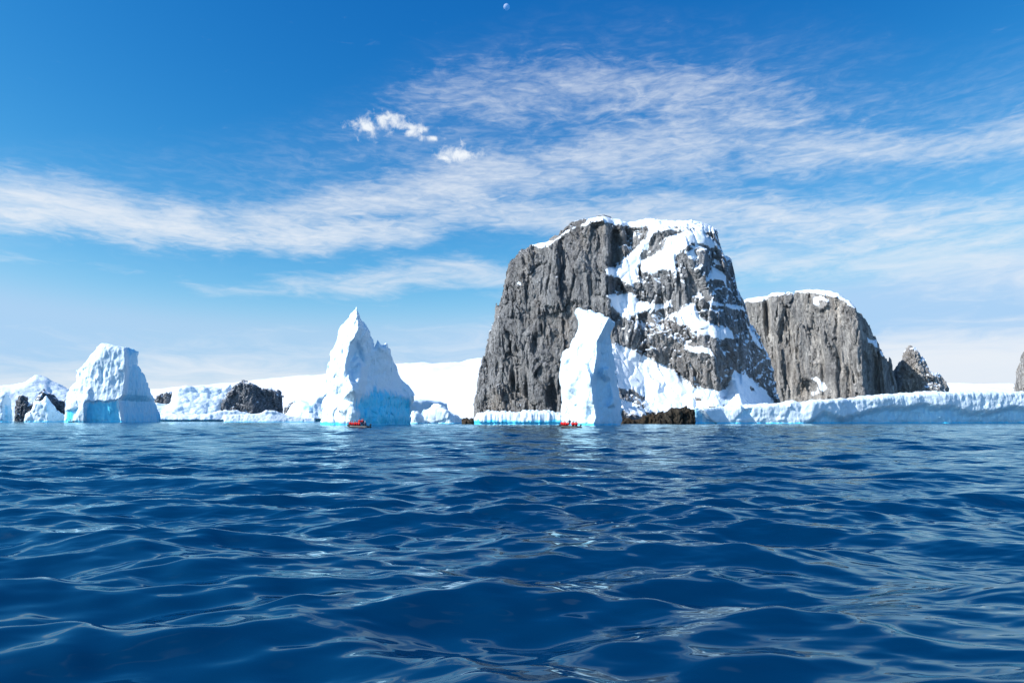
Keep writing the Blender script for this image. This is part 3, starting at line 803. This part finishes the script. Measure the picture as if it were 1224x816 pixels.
# ------------------------------------------------------------------ left iceberg
def z1(L): return [(a/4.08, 390+b/4.08) for a, b in L]
def left_berg():
    out = z1([(312,500),(318,420),(330,330),(345,300),(372,270),(380,215),(415,180),(450,130),(480,95),(505,80),(535,84),(560,92),(600,104),(640,110),(674,122),(668,190),(690,225),(715,270),(738,330),(762,390),(776,450),(782,500)])
    s = Solid(out, 555, 70, z1([(605,104),(612,200),(600,330),(575,360),(590,465)]), [(-75,26),(-40,10),(0,0),(6,10),(24,28),(48,52)], rnd=(7, 8), seed=17)
    face = s.pts(z1([(412,372),(430,360),(455,368),(480,358),(510,366),(540,360),(575,356),(583,400),(592,470),(412,475)]))
    nb = s.pts(z1([(312,412),(385,395),(350,470),(318,470)]))
    but = s.pts(z1([(400,370),(412,300),(440,300),(442,380),(415,470),(350,470)]))
    hl = [s.pts(z1(p)) for p in ([(335,310),(385,305),(385,350),(350,370)], [(385,205),(425,200),(420,240),(385,250)], [(485,200),(510,200),(505,290),(490,280)])]
    def relief(x, z, d2):
        r = -3.2*ss(sd_poly(x, z, face), -.5, 1)-4*ss(sd_poly(x, z, nb), -.5, 1.0)+2.6*ss(sd_poly(x, z, but), -1, 2.0)
        for p in hl: r -= 2.2*ss(sd_poly(x, z, p), -1, 1.5)
        return r
    co, Q = s.build(.62, ice_noise(1.4, .85, 1.0, .25, .18), relief, band=6, pad=6)
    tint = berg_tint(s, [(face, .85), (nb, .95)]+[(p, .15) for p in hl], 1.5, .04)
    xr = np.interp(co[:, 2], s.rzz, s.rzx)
    tint = np.maximum(tint, .55*ss(co[:, 0]-xr, 0, 4)+.2*(1-ss(co[:, 2], 4, 9))*ss(co[:, 0]-xr, 0, 4))  # blue shade right of the ridge painted into the ice colour
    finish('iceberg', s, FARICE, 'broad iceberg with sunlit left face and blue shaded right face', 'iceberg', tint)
left_berg()

# ------------------------------------------------------------------ smaller ice
def simple_berg(name, out, Y, back, h, label, cat='iceberg', ridge=None, sec=None, rnd=(3, 3), seed=0, zb=1.0, lo=.04, noise=None, polys=(), material=None, slant=0.0, relief=None, tfun=None, group=None, zmin=-2.0):
    xs = [p[0] for p in out]; xm = (min(xs)+max(xs))/2; yt = min(p[1] for p in out)
    ridge = ridge or [(xm, yt), (xm, 508)]
    hw = (max(xs)-min(xs))/2
    sec = sec or [(-hw, hw*Y/816*.35), (0, 0), (hw, hw*Y/816*.45)]
    s = Solid(out, Y, back, ridge, sec, rnd=rnd, seed=seed, slant=slant)
    s.build(h, noise or ice_noise(1.0), relief, band=5, pad=5, zmin=zmin)
    t = berg_tint(s, [(s.pts(p), a) for p, a in polys], zb, lo)
    if tfun is not None: t = tfun(s, t)
    return finish(name, s, material or FARICE, label, cat, t, group)

def z2(L): return [(a/11.127, 440+b/11.127) for a, b in L]
simple_berg('iceberg', z2([(-240,760),(-220,330),(-60,320),(30,330),(80,330),(110,370),(128,430),(148,520),(175,640),(185,740)]), 560, 24, .6,
            'small blue-footed iceberg cut off by the left edge', ridge=z2([(80,330),(30,480),(30,740)]), sec=[(-25,8),(0,0),(3,5),(14,14)], seed=21, noise=ice_noise(1.2, .7, .4, .4), polys=[(z2([(40,490),(140,490),(200,720),(0,720)]), .5)])
simple_berg('iceberg', z2([(265,720),(330,640),(400,570),(450,510),(455,460),(540,430),(590,390),(615,365),(650,390),(680,430),(730,500),(760,560),(840,600),(900,690),(960,730)]), 590, 26, .6,
            'small white pyramid iceberg in front of the dark shore rock', ridge=z2([(620,365),(620,480),(640,620),(640,720)]), sec=[(-35,12),(0,0),(4,5),(30,16)], seed=23, noise=ice_noise(1.3, .8, .3, .3), polys=[(z2([(620,440),(670,430),(670,580),(600,590)]), .45)])

# far glacier front and rock outcrops
def outcrop(name, out, Y, back, h, label, seed, bias, rm=FARROCK, sc=.8, dust=0.0, cat='rock outcrop', sec=None):
    xs = [p[0] for p in out]; xm = (min(xs)+max(xs))/2; hw = (max(xs)-min(xs))/2; yt = min(p[1] for p in out)
    s = Solid(out, Y, back, [(xm, yt), (xm, 508)], sec or [(-hw, 8), (0, 0), (hw, 14)], rnd=(5, 5), seed=seed)
    s.build(h, rock_noise(sc, .8), None, band=8, pad=8, hmul=(1, 1.2, 1))
    co, Q = s.co, s.Q; N = normals(co, Q); x, y, z = [co[:, i].astype(f32) for i in range(3)]
    sv = N[:, 2]+fbm(x/6, y/6, z/6, 4, 0)*.7-bias
    rocksnow(name, s, rm, SNOW, sv, label, cat, dust)
outcrop('rock_outcrop', z2([(175,720),(185,640),(205,490),(240,350),(300,340),(360,370),(400,460),(450,430),(520,370),(580,300),(640,330),(720,340),(790,420),(860,420),(870,560),(880,720)]), 820, 50, 1.1, 'dark shore rock under the far left snow hill', 31, .58)
outcrop('rock_outcrop', [(183,505),(184,478),(187,472),(195,468),(203,466),(210,468),(213,480),(215,505)], 830, 40, 1.1, 'small snow-streaked dark rock beside the broad iceberg', 32, .62)
outcrop('rock_outcrop', [(264,503),(266,478),(272,468),(279,459),(287,455.5),(296,456),(305,458),(313,462),(322,464),(333,468),(338,473),(339,485),(338,503)], 800, 60, .95, 'large dark rock outcrop standing in the far glacier front', 33, .70)
outcrop('rock_outcrop', [(336,503),(339,486),(346,481),(353,478),(352,486),(346,494),(342,503)], 790, 30, 1.0, 'thin dark rock rib right of the large outcrop', 34, .7)

simple_berg('glacier_front', [(150,505),(160,482),(186,484),(200,486),(206,482),(207,470),(213,463),(222,460),(232,461),(248,462),(262,463),(274,461),(276,470),(268,480),(262,494),(262,505)], 790, 60, 1.1,
            'lumpy white glacier front between the small streaked rock and large outcrop', 'glacier', seed=35, noise=ice_noise(2.0, 1.2, .35, .1, .7), sec=[(-60,12),(0,0),(60,4)], material=FARICE, rnd=(7,8), zb=2.5, lo=.0, relief=lambda x, z, d: .9*np.maximum(0, 34-z)*(z > 3))
simple_berg('snow_bank', [(182,505),(186,497),(205,494),(225,496),(248,494),(262,491),(280,490),(300,494),(312,505)], 735, 34, .9,
            'low blue-footed snow bank below the lumpy glacier front', 'snow bank', seed=36, noise=ice_noise(1.6, .6, .5, .5, .6), sec=[(-60,8),(0,0),(60,6)], zb=2.5, lo=.0, rnd=(3, 4), relief=lambda x, z, d: .8*np.maximum(0, 9-z)*(z > .9))
simple_berg('ice_floe', [(267,505),(268,496),(285,495),(300,495),(312,493),(318,490.5),(328,491),(336,494),(346,497),(360,499),(376,499),(380,505)], 600, 24, .55,
            'flat white ice floe in front of the large dark outcrop', 'ice floe', seed=37, noise=ice_noise(.9, .4, .3, .2, .3), sec=[(-60,2),(-52,0),(0,0),(60,6)], zb=.6, lo=.0, rnd=(1.0, 1.5), relief=lambda x, z, d: .7*np.maximum(0, 7-z))
simple_berg('glacier_front', [(334,505),(342,496),(348,488),(354,481),(359,477),(364,480),(370,483),(378,474),(386,470),(400,468),(420,470),(440,505)], 745, 50, .95,
            'white glacier tongue with blue hollow left of the pointed iceberg', 'glacier', seed=38, noise=ice_noise(2.0, 1.1, .25, .2, .5), sec=[(-40,16),(-18,2),(0,6),(14,20),(40,8)], relief=lambda x, z, d: .7*np.maximum(0, 22-z)*(z > 2), zb=2.2, polys=[([(361,484),(376,484),(376,492),(362,491)], .4)], rnd=(5, 8))
simple_berg('snow_bank', [(470,506),(476,484),(486,477.5),(500,477.5),(515,478),(527,480),(534,482),(545,505)], 700, 40, 1.0,
            'shaded blue-grey snow bank at the foot of the far slope', 'snow bank', seed=39, noise=ice_noise(1.6, .6, .3, .2, .4), sec=[(-40,0),(-36,0),(0,16),(40,40)], zb=1.5, lo=.10, rnd=(4, 5))
simple_berg('ice_block', [(486,510),(489,494),(494,491),(500,493),(505,497),(507,502),(509,510)], 345, 10, .35,
            'rounded white ice block touching the pointed iceberg', 'ice block', seed=41, noise=ice_noise(.8, .8, .3, .3, 1.0), zb=.5, material=ICE)
simple_berg('ice_block', [(502,510),(504,496),(507,490),(514,487),(519,484),(524,484.5),(530,487),(538,491),(546,495),(554,500),(562,504),(570,510)], 352, 16, .38,
            'jumbled white ice mound with dark cracks left of the great rock', 'ice block', seed=42, noise=ice_noise(1.1, 1.2, .3, .4, 1.4), zb=.5, material=ICE, sec=[(-35,6),(0,0),(30,8)])

simple_berg('snow_hill', [(-60,505),(-58,474),(-30,468),(0,463),(14,461),(22,459),(30,457),(36,452),(42,449),(50,450.5),(56,452),(62,456),(70,459),(80,466),(92,474),(110,482),(130,505)], 900, 90, 1.3,
            'white snow hill rising behind the dark rock at far left', 'snow hill', seed=44, noise=ice_noise(2.0, 1.1, .5, 0, .5), sec=[(-100,10),(0,0),(60,6)], zb=.1, lo=.0, rnd=(10, 14), relief=lambda x, z, d: 1.1*np.maximum(0, 62-z))
# ice ledge along the foot of the great rock
def ledge():
    out = [(564,515),(567,500),(571,495),(577,493),(582,490.5),(590,492),(605,492.5),(620,492),(635,491),(645,491),(652,490),(660,492),(676,494),(690,498),(695,515)]
    s = Solid(out, 305, 26, [(630,490),(630,510)], [(-66,12),(-58,3),(0,0),(66,3)], rnd=(2.5, 2.5), seed=43)
    def nz(x, y, z, s_):
        # sharp hanging columns
        F1, F2, I = voro(x/1.5, y/2.2, z/14, 0)
        return (.5-F1)*1.5+fbm(x/5, y/5, z/5, 3, 0)*.8-.3*np.exp(-((z-.4)/.6)**2)
    s.build(.30, nz, lambda x, z, d: .25*np.maximum(0, 3.5-z)*(z > .8), band=4, pad=4)
    t = berg_tint(s, [], 2.3, .02, .95)
    finish('ice_shelf', s, ICE, 'low fluted ice ledge with cyan foot below the great rock', 'ice shelf', t)
ledge()

# long ice shelf on the right
def shelf():
    out = [(827,520),(828,488),(836,487),(850,486),(880,485.5),(910,483),(935,481),(948,477.5),(956,480),(985,477),(1020,474.5),(1060,471.5),(1100,468.5),(1128,468),(1160,467),(1190,467.5),(1224,467),(1300,466),(1450,465),(1460,520)]
    s = Solid(out, 372, 40, [(1060,466),(1060,520)], [(-240,-8),(-228,-6),(-205,0),(-185,-2),(-180,2),(-150,0),(-100,-3),(-60,0),(-40,6),(-15,8),(0,8),(25,9),(60,10),(95,9),(120,11),(170,12),(400,16)], rnd=(2.5, 3), slant=.18, seed=45, turn=False)
    up = s.pts([(960,505),(985,490),(1010,497),(1035,489),(1060,484),(1085,484),(1105,480),(1120,484),(1140,483),(1160,490),(1185,490),(1210,483),(1240,488),(1260,515),(960,515)])
    lf = s.pts([(828,487),(838,487),(848,500),(858,507),(833,507)]); ef = s.pts([(880,500),(888,489),(900,488),(898,497),(886,501)])
    def relief(x, z, d2):
        return -3.4*ss(sd_poly(x, z, up), -.4, 4.0)-3.4*ss(sd_poly(x, z, lf), -.5, .8)-1.6*ss(sd_poly(x, z, ef), -.5, .8)
    s.build(.42, ice_noise(1.05, .7, .45, .35, .3), relief, band=5, pad=5, hmul=(1.1, 1.1, 1))
    t = berg_tint(s, [(up, .36), (lf, .5), (ef, .4)], .9, .02)  # undercuts: blue ice, with their blue shade also put into tint
    finish('ice_shelf', s, ICE, 'long low ice shelf with blue undercuts running to the right edge', 'ice shelf', t)
shelf()

# shore rocks
def shore(name, out, Y, back, h, label, seed, sc=.45, relief=None):
    xs = [p[0] for p in out]; xm = (min(xs)+max(xs))/2; hw = (max(xs)-min(xs))/2
    s = Solid(out, Y, back, [(xm, 480), (xm, 510)], [(-hw, 2), (0, 0), (hw, 2)], rnd=(2, 3), seed=seed)
    s.build(h, rock_noise(sc, 1.0), relief, band=4, pad=4, zmin=-1.5)
    co = s.co; loc = Vector((float(co[:, 0].mean()), float(co[:, 1].mean()), 0))
    o = mesh_np(name, co-np.array(loc), s.Q, SHORE, {'dust': np.full(len(co), -1.0)}); s.seat(o, loc)
    tag(o, label, 'shore rock')
shore('shore_rock', [(740,512),(741,498),(752,499),(764,500),(772,497),(790,494),(797,491),(803,486),(812,487),(818,484),(825,487),(831,489),(834,512)], 338, 14, .36, 'jagged brown shore rocks left of the long ice shelf', 51, .5)
shore('shore_rock', [(551,512),(552,501),(556,499.5),(561,501),(565,499),(569,502),(573,506),(574,512)], 318, 6, .28, 'small brown rock at the lower left corner of the great rock', 52, .35)

# ------------------------------------------------------------------ moon
def moon():
    D = 30000.0
    p = P(605.5, 8.5, D*.8)
    bm = bmesh.new(); bmesh.ops.create_uvsphere(bm, u_segments=48, v_segments=24, radius=D*3.7/816*.85)
    me = bpy.data.meshes.new('moon'); bm.to_mesh(me); bm.free()
    for f in me.polygons: f.use_smooth = True
    m, t, b = mat('moon_surface')
    t.n.remove(b)
    d = t.node('ShaderNodeBsdfDiffuse'); d.inputs[0].default_value = (.27, .29, .31, 1)
    tr = t.node('ShaderNodeBsdfTransparent'); ad = t.node('ShaderNodeAddShader')
    t.l.new(d.outputs[0], ad.inputs[0]); t.l.new(tr.outputs[0], ad.inputs[1])
    gb = t.node('ShaderNodeNewGeometry'); mx = t.node('ShaderNodeMixShader'); t.l.new(gb.outputs['Backfacing'], mx.inputs[0])
    t.l.new(ad.outputs[0], mx.inputs[1]); t.l.new(tr.outputs[0], mx.inputs[2]); t.l.new(mx.outputs[0], t.n['Material Output'].inputs[0])
    me.materials.append(m)
    o = bpy.data.objects.new('moon', me); COL.objects.link(o); o.location = p
    tag(o, 'thin pale crescent moon high in the blue sky', 'moon')
moon()

# ------------------------------------------------------------------ boats and people
def plain(name, col, rough=.6, var=.15):
    m, t, b = mat(name)
    g = t.node('ShaderNodeTexCoord').outputs['Object']
    n = t.noise(g, 6, 4, .6)
    t.put(b.inputs['Base Color'], t.mix(t.mr(n, .3, .7), tuple(c*(1-var) for c in col)+(1,), tuple(min(1, c*(1+var)) for c in col)+(1,)))
    b.inputs['Roughness'].default_value = rough
    return m
M_RED = plain('red_jacket_cloth', (.62, .004, .010), .8); M_NAVY = plain('navy_cloth', (.015, .025, .08), .7)
M_DARK = plain('dark_rubber', (.012, .013, .016), .8); M_WHITE = plain('pale_strip_rubber', (.72, .70, .64), .5)
M_SKIN = plain('skin', (.48, .27, .19), .6); M_GREY = plain('grey_floor_panel', (.16, .17, .18), .6)
M_TROU = plain('black_trousers_cloth', (.02, .02, .025), .8); M_KNIT = plain('dark_knit_wool', (.03, .03, .05), .9)
M_PALE = plain('pale_knit_wool', (.55, .55, .55), .9); M_ORANGE = plain('orange_vest_cloth', (.75, .10, .02), .7)

def skin_mesh(name, verts, edges, radii, root=0, sub=1):
    me = bpy.data.meshes.new(name+'_cage'); me.from_pydata(verts, edges, [])
    o = bpy.data.objects.new(name+'_cage', me); COL.objects.link(o)
    md = o.modifiers.new('s', 'SKIN'); md.use_smooth_shade = True
    for i, r in enumerate(radii):
        q = me.skin_vertices[0].data[i]; q.radius = r if isinstance(r, tuple) else (r, r); q.use_root = (i == root)
    sb = o.modifiers.new('u', 'SUBSURF'); sb.levels = sub; sb.render_levels = sub
    dg = bpy.context.evaluated_depsgraph_get(); dg.update()
    res = bpy.data.meshes.new_from_object(o.evaluated_get(dg)); res.name = name
    bpy.data.objects.remove(o); bpy.data.meshes.remove(me)
    return res
def person_meshes(seated):
    # faces +x ; z=0 at seat (seated) or at the feet (standing)
    hz = .10 if seated else .93
    V = [(0,0,hz), (.01,0,hz+.18), (.02,0,hz+.36), (.03,0,hz+.50), (.04,0,hz+.575), (.055,0,hz+.66), (.05,0,hz+.77)]
    E = [(0,1),(1,2),(2,3),(3,4),(4,5),(5,6)]
    r = [(.15,.12), (.14,.11), (.17,.12), (.11,.09), .055, .10, .085]
    up = len(V)
    for s in (-1, 1):
        i = len(V)
        V += [(.02,s*.19,hz+.45), (.06,s*.25,hz+.19), (.27,s*.14,hz+.09), (.36,s*.11,hz+.07)]
        E += [(3,i),(i,i+1),(i+1,i+2),(i+2,i+3)]; r += [.075,.055,.045,.045]
    legs0 = len(V)
    for s in (-1, 1):
        i = len(V)
        if seated: V += [(.03,s*.10,hz-.01), (.46,s*.14,hz+.0), (.50,s*.14,-.36), (.62,s*.15,-.40)]
        else: V += [(0,s*.10,hz-.06), (.03,s*.12,.48), (0,s*.13,.09), (.14,s*.14,.05)]
        E += [(0,i),(i,i+1),(i+1,i+2),(i+2,i+3)]; r += [.10,.075,.055,.05]
    body = skin_mesh('body', V, E, r)
    body.materials.append(M_SKIN); body.materials.append(M_TROU)
    for f in body.polygons:
        if f.center.z < hz+.12: f.material_index = 1
    JV = [(0,0,hz-.02), (.01,0,hz+.18), (.02,0,hz+.36), (.03,0,hz+.50), (.04,0,hz+.56)]
    JE = [(0,1),(1,2),(2,3),(3,4)]; jr = [(.19,.16), (.185,.15), (.205,.155), (.14,.12), .085]
    for s in (-1, 1):
        i = len(JV); JV += [(.02,s*.20,hz+.45), (.06,s*.265,hz+.19), (.26,s*.15,hz+.09)]
        JE += [(3,i),(i,i+1),(i+1,i+2)]; jr += [.105,.08,.065]
    jk = skin_mesh('jacket', JV, JE, jr)
    # cap: dome over the head
    bm = bmesh.new(); bmesh.ops.create_uvsphere(bm, u_segments=16, v_segments=10, radius=.118)
    bmesh.ops.delete(bm, geom=[v for v in bm.verts if v.co.z < -.02], context='VERTS')
    for v in bm.verts: v.co = Vector((v.co.x*1.05+.045, v.co.y*.95, v.co.z*1.15+hz+.74))
    hat = bpy.data.meshes.new('hat'); bm.to_mesh(hat); bm.free()
    for f in hat.polygons: f.use_smooth = True
    return body, jk, hat
PM = {True: person_meshes(True), False: person_meshes(False)}
VAR = {}
def variant(me, m):
    k = (me.name, m.name)
    if k not in VAR:
        c = me.copy(); c.materials.clear(); c.materials.append(m); VAR[k] = c
    return VAR[k]
def person(loc, rot, seated, jm, hm, label, group, sc=1.0):
    body, jk, hat = PM[seated]
    o = bpy.data.objects.new('person', body); COL.objects.link(o)
    o.location = loc; o.rotation_euler = (0, 0, rot); o.scale = (sc, sc, sc)
    tag(o, label, 'person', group)
    for nm, me in (('jacket', variant(jk, jm)), ('hat', variant(hat, hm))):
        c = bpy.data.objects.new(nm, me); COL.objects.link(c); c.parent = o
    return o

def tube(path, rad, seg=16):
    vs, fs = [], []
    n = len(path)
    for i, p in enumerate(path):
        d = (Vector(path[min(i+1, n-1)])-Vector(path[max(i-1, 0)])).normalized()
        s = d.cross(Vector((0, 0, 1))).normalized(); u = s.cross(d)
        rr = rad[i] if isinstance(rad, (list, tuple)) else rad
        for k in range(seg):
            a = 2*math.pi*k/seg
            vs.append(Vector(p)+rr*(math.cos(a)*s+math.sin(a)*u))
    for i in range(n-1):
        for k in range(seg):
            fs.append((i*seg+k, i*seg+(k+1) % seg, (i+1)*seg+(k+1) % seg, (i+1)*seg+k))
    fs.append(tuple(range(seg))[::-1]); fs.append(tuple((n-1)*seg+k for k in range(seg)))
    return vs, fs
def raw(name, vs, fs, m, parent, smooth=True):
    me = bpy.data.meshes.new(name); me.from_pydata([tuple(v) for v in vs], [], fs); me.update()
    if smooth:
        for f in me.polygons: f.use_smooth = True
    me.materials.append(m)
    o = bpy.data.objects.new(name, me); COL.objects.link(o); o.parent = parent
    return o
def rbox(name, c, size, m, parent, bev=.03, taper=1.0):
    bm = bmesh.new(); bmesh.ops.create_cube(bm, size=1)
    for v in bm.verts:
        k = taper if v.co.z > 0 else 1
        v.co = Vector((c[0]+v.co.x*size[0]*k, c[1]+v.co.y*size[1]*k, c[2]+v.co.z*size[2]))
    bmesh.ops.bevel(bm, geom=bm.edges[:], offset=bev, segments=2, affect='EDGES')
    me = bpy.data.meshes.new(name); bm.to_mesh(me); bm.free(); me.materials.append(m)
    o = bpy.data.objects.new(name, me); COL.objects.link(o); o.parent = parent; return o
def make_boat(loc, rot, label, length=5.8, strip=.05):
    root = empty('inflatable_boat', loc); root.rotation_euler = (R(1), R(-1.5), rot); tag(root, label, 'boat', 'inflatable boats carrying people in red')
    L = length/2
    side = []
    for t in np.linspace(0, 1, 9): side.append((-L-.25+t*(L+1.3), .82, .30))
    for a in np.linspace(10, 90, 9):
        side.append((1.05+1.75*math.sin(R(a)), .82*math.cos(R(a))**.8 if a < 90 else 0, .30+.36*math.sin(R(a))**2))
    path = side+[(x, -y, z) for x, y, z in side[::-1][1:]]
    rad = [.27]*len(path); rad[0] = rad[-1] = .10; rad[1] = rad[-2] = .25
    raw('tube', *tube(path, rad), M_DARK, root)
    for s in (1, -1):
        st = [(x, (y+.26)*s, z+.06) for x, y, z in side[1:12]]
        raw('rubbing_strip', *tube(st, strip, 8), M_WHITE, root)
        raw('grab_line', *tube([(x, (y+.10)*s, z+.27+.03*math.sin(i*2)) for i, (x, y, z) in enumerate(side[2:14])], .015, 6), M_DARK, root)
    # floor with shallow keel
    vs = []; ny = 5
    xs = np.linspace(-L, L-.2, 10)
    for x in xs:
        w = .75*min(1, max(.08, (L+.1-x)/1.6))
        for k in range(ny):
            y = -w+2*w*k/(ny-1); vs.append((x, y, .16 if k in (0, 4) else .10 if k in (1, 3) else .06))
    nb = len(vs)
    fs = [(i*ny+k, (i+1)*ny+k, (i+1)*ny+k+1, i*ny+k+1) for i in range(len(xs)-1) for k in range(ny-1)]
    raw('floor', vs+[(a, b, c-.12) for a, b, c in vs], fs+[tuple(q+nb for q in f[::-1]) for f in fs], M_GREY, root, False)
    rbox('transom', (-L, 0, .36), (.07, 1.2, .50), M_GREY, root)
    mt = rbox('outboard_motor', (-L-.28, 0, .92), (.52, .34, .42), M_DARK, root, .07, .8)
    rbox('motor_leg', (-L-.22, 0, .35), (.16, .14, .85), M_DARK, mt, .03)
    raw('tiller', *tube([(-L-.05, 0, .88), (-L+.5, .12, .98)], .025, 8), M_DARK, mt)
    return root

def crew(boatloc, rot, spec, where, group):
    M = Matrix.Translation(boatloc) @ Matrix.Rotation(rot, 4, 'Z')
    for (x, side, seated, jm, hm, lab, face) in spec:
        y = .80*side if seated else .25*side
        z = .60 if seated else .22
        if seated and x > 1.6: y *= .7; z += .10
        p = M @ Vector((x, y, z))
        a = rot+((-math.pi/2 if side > 0 else math.pi/2) if face is None else R(face))
        person(p, a, seated, jm, hm, lab, group, 1.2)

# near-left boat, bow to the left, below the pointed iceberg
l1 = P(428.5, 511.2, 176); l1.z = .02
r1 = math.pi-R(8)
make_boat(l1, r1, 'black and white inflatable boat full of people below the pointed iceberg')
g1 = 'people in the boat below the pointed iceberg'
crew(l1, r1, [
    (2.0, 1, True, M_RED, M_KNIT, 'person in red jacket seated nearest the bow of the boat by the pointed iceberg', -80),
    (1.35, 1, True, M_RED, M_RED, 'person in red jacket and red hood, second from bow, near side of the left boat', None),
    (.75, 1, True, M_RED, M_KNIT, 'person in red jacket and dark hat, third from bow, near side of the left boat', None),
    (.15, 1, True, M_RED, M_KNIT, 'person in red jacket, middle of the near tube of the left boat', None),
    (-.45, 1, True, M_RED, M_RED, 'person in red hood sitting below the standing pair in the left boat', None),
    (1.1, -1, True, M_RED, M_KNIT, 'person in red jacket on the far tube near the bow of the left boat', None),
    (.3, -1, True, M_RED, M_PALE, 'person in red jacket and pale hat on the far tube of the left boat', None),
    (-.25, .6, False, M_RED, M_KNIT, 'tallest person in red jacket standing in the middle of the left boat', None),
    (-.85, -.6, False, M_RED, M_RED, 'person in red jacket and hood standing beside the dark-clad driver', None),
    (-1.35, .3, False, M_NAVY, M_KNIT, 'driver in dark navy jacket standing near the motor of the left boat', 0),
    (-2.0, 1, True, M_NAVY, M_PALE, 'person in pale hat seated right at the stern of the left boat', None),
], 'left', g1)
# second boat in front of the ice pillar
l2 = P(681.5, 511.4, 170); l2.z = .02
r2 = math.pi-R(30)
make_boat(l2, r2, 'dark inflatable boat crowded with red jackets before the ice pillar', 5.2, .018)
g2 = 'people in the boat before the ice pillar'
crew(l2, r2, [
    (2.0, 1, True, M_RED, M_KNIT, 'person in red jacket at the bow end of the boat before the pillar', None),
    (1.4, 1, True, M_RED, M_RED, 'person in red hood second from the bow before the ice pillar', None),
    (.8, 1, True, M_RED, M_RED, 'person in red jacket, third from bow on the near tube before the ice pillar', None),
    (1.7, -1, True, M_RED, M_RED, 'person in red jacket on the far tube at the bow before the ice pillar', None),
    (1.0, -1, True, M_RED, M_KNIT, 'person in dark hat on the far tube left of the navy-clad driver', None),
    (.1, .2, False, M_NAVY, M_KNIT, 'person in navy jacket standing amid red jackets before the ice pillar', -90),
    (-.6, -1, True, M_RED, M_KNIT, 'person in red jacket on the far tube just right of the navy-clad person', None),
    (-1.0, 1, True, M_RED, M_RED, 'person in red hood on the near tube right of the navy-clad person', None),
    (-1.4, -1, True, M_RED, M_KNIT, 'person in dark hat on the far tube near the stern before the ice pillar', None),
    (-1.8, 1, True, M_RED, M_RED, 'person in red jacket at the right-hand stern end before the ice pillar', None),
], 'right', g2)
# far boat, a speck under the broad iceberg
l3 = P(86, 503.6, 540); l3.z = .02
r3 = R(78)
make_boat(l3, r3, 'tiny distant inflatable boat at the foot of the broad iceberg')
crew(l3, r3, [
    (.8, 1, True, M_RED, M_KNIT, 'person in red on the right tube of the tiny distant boat', None),
    (.8, -1, True, M_RED, M_KNIT, 'person in red on the left tube of the tiny distant boat', None),
    (-1.6, .2, False, M_RED, M_KNIT, 'person in red standing in the tiny distant boat', 0),
], 'far', 'people in the tiny distant boat')
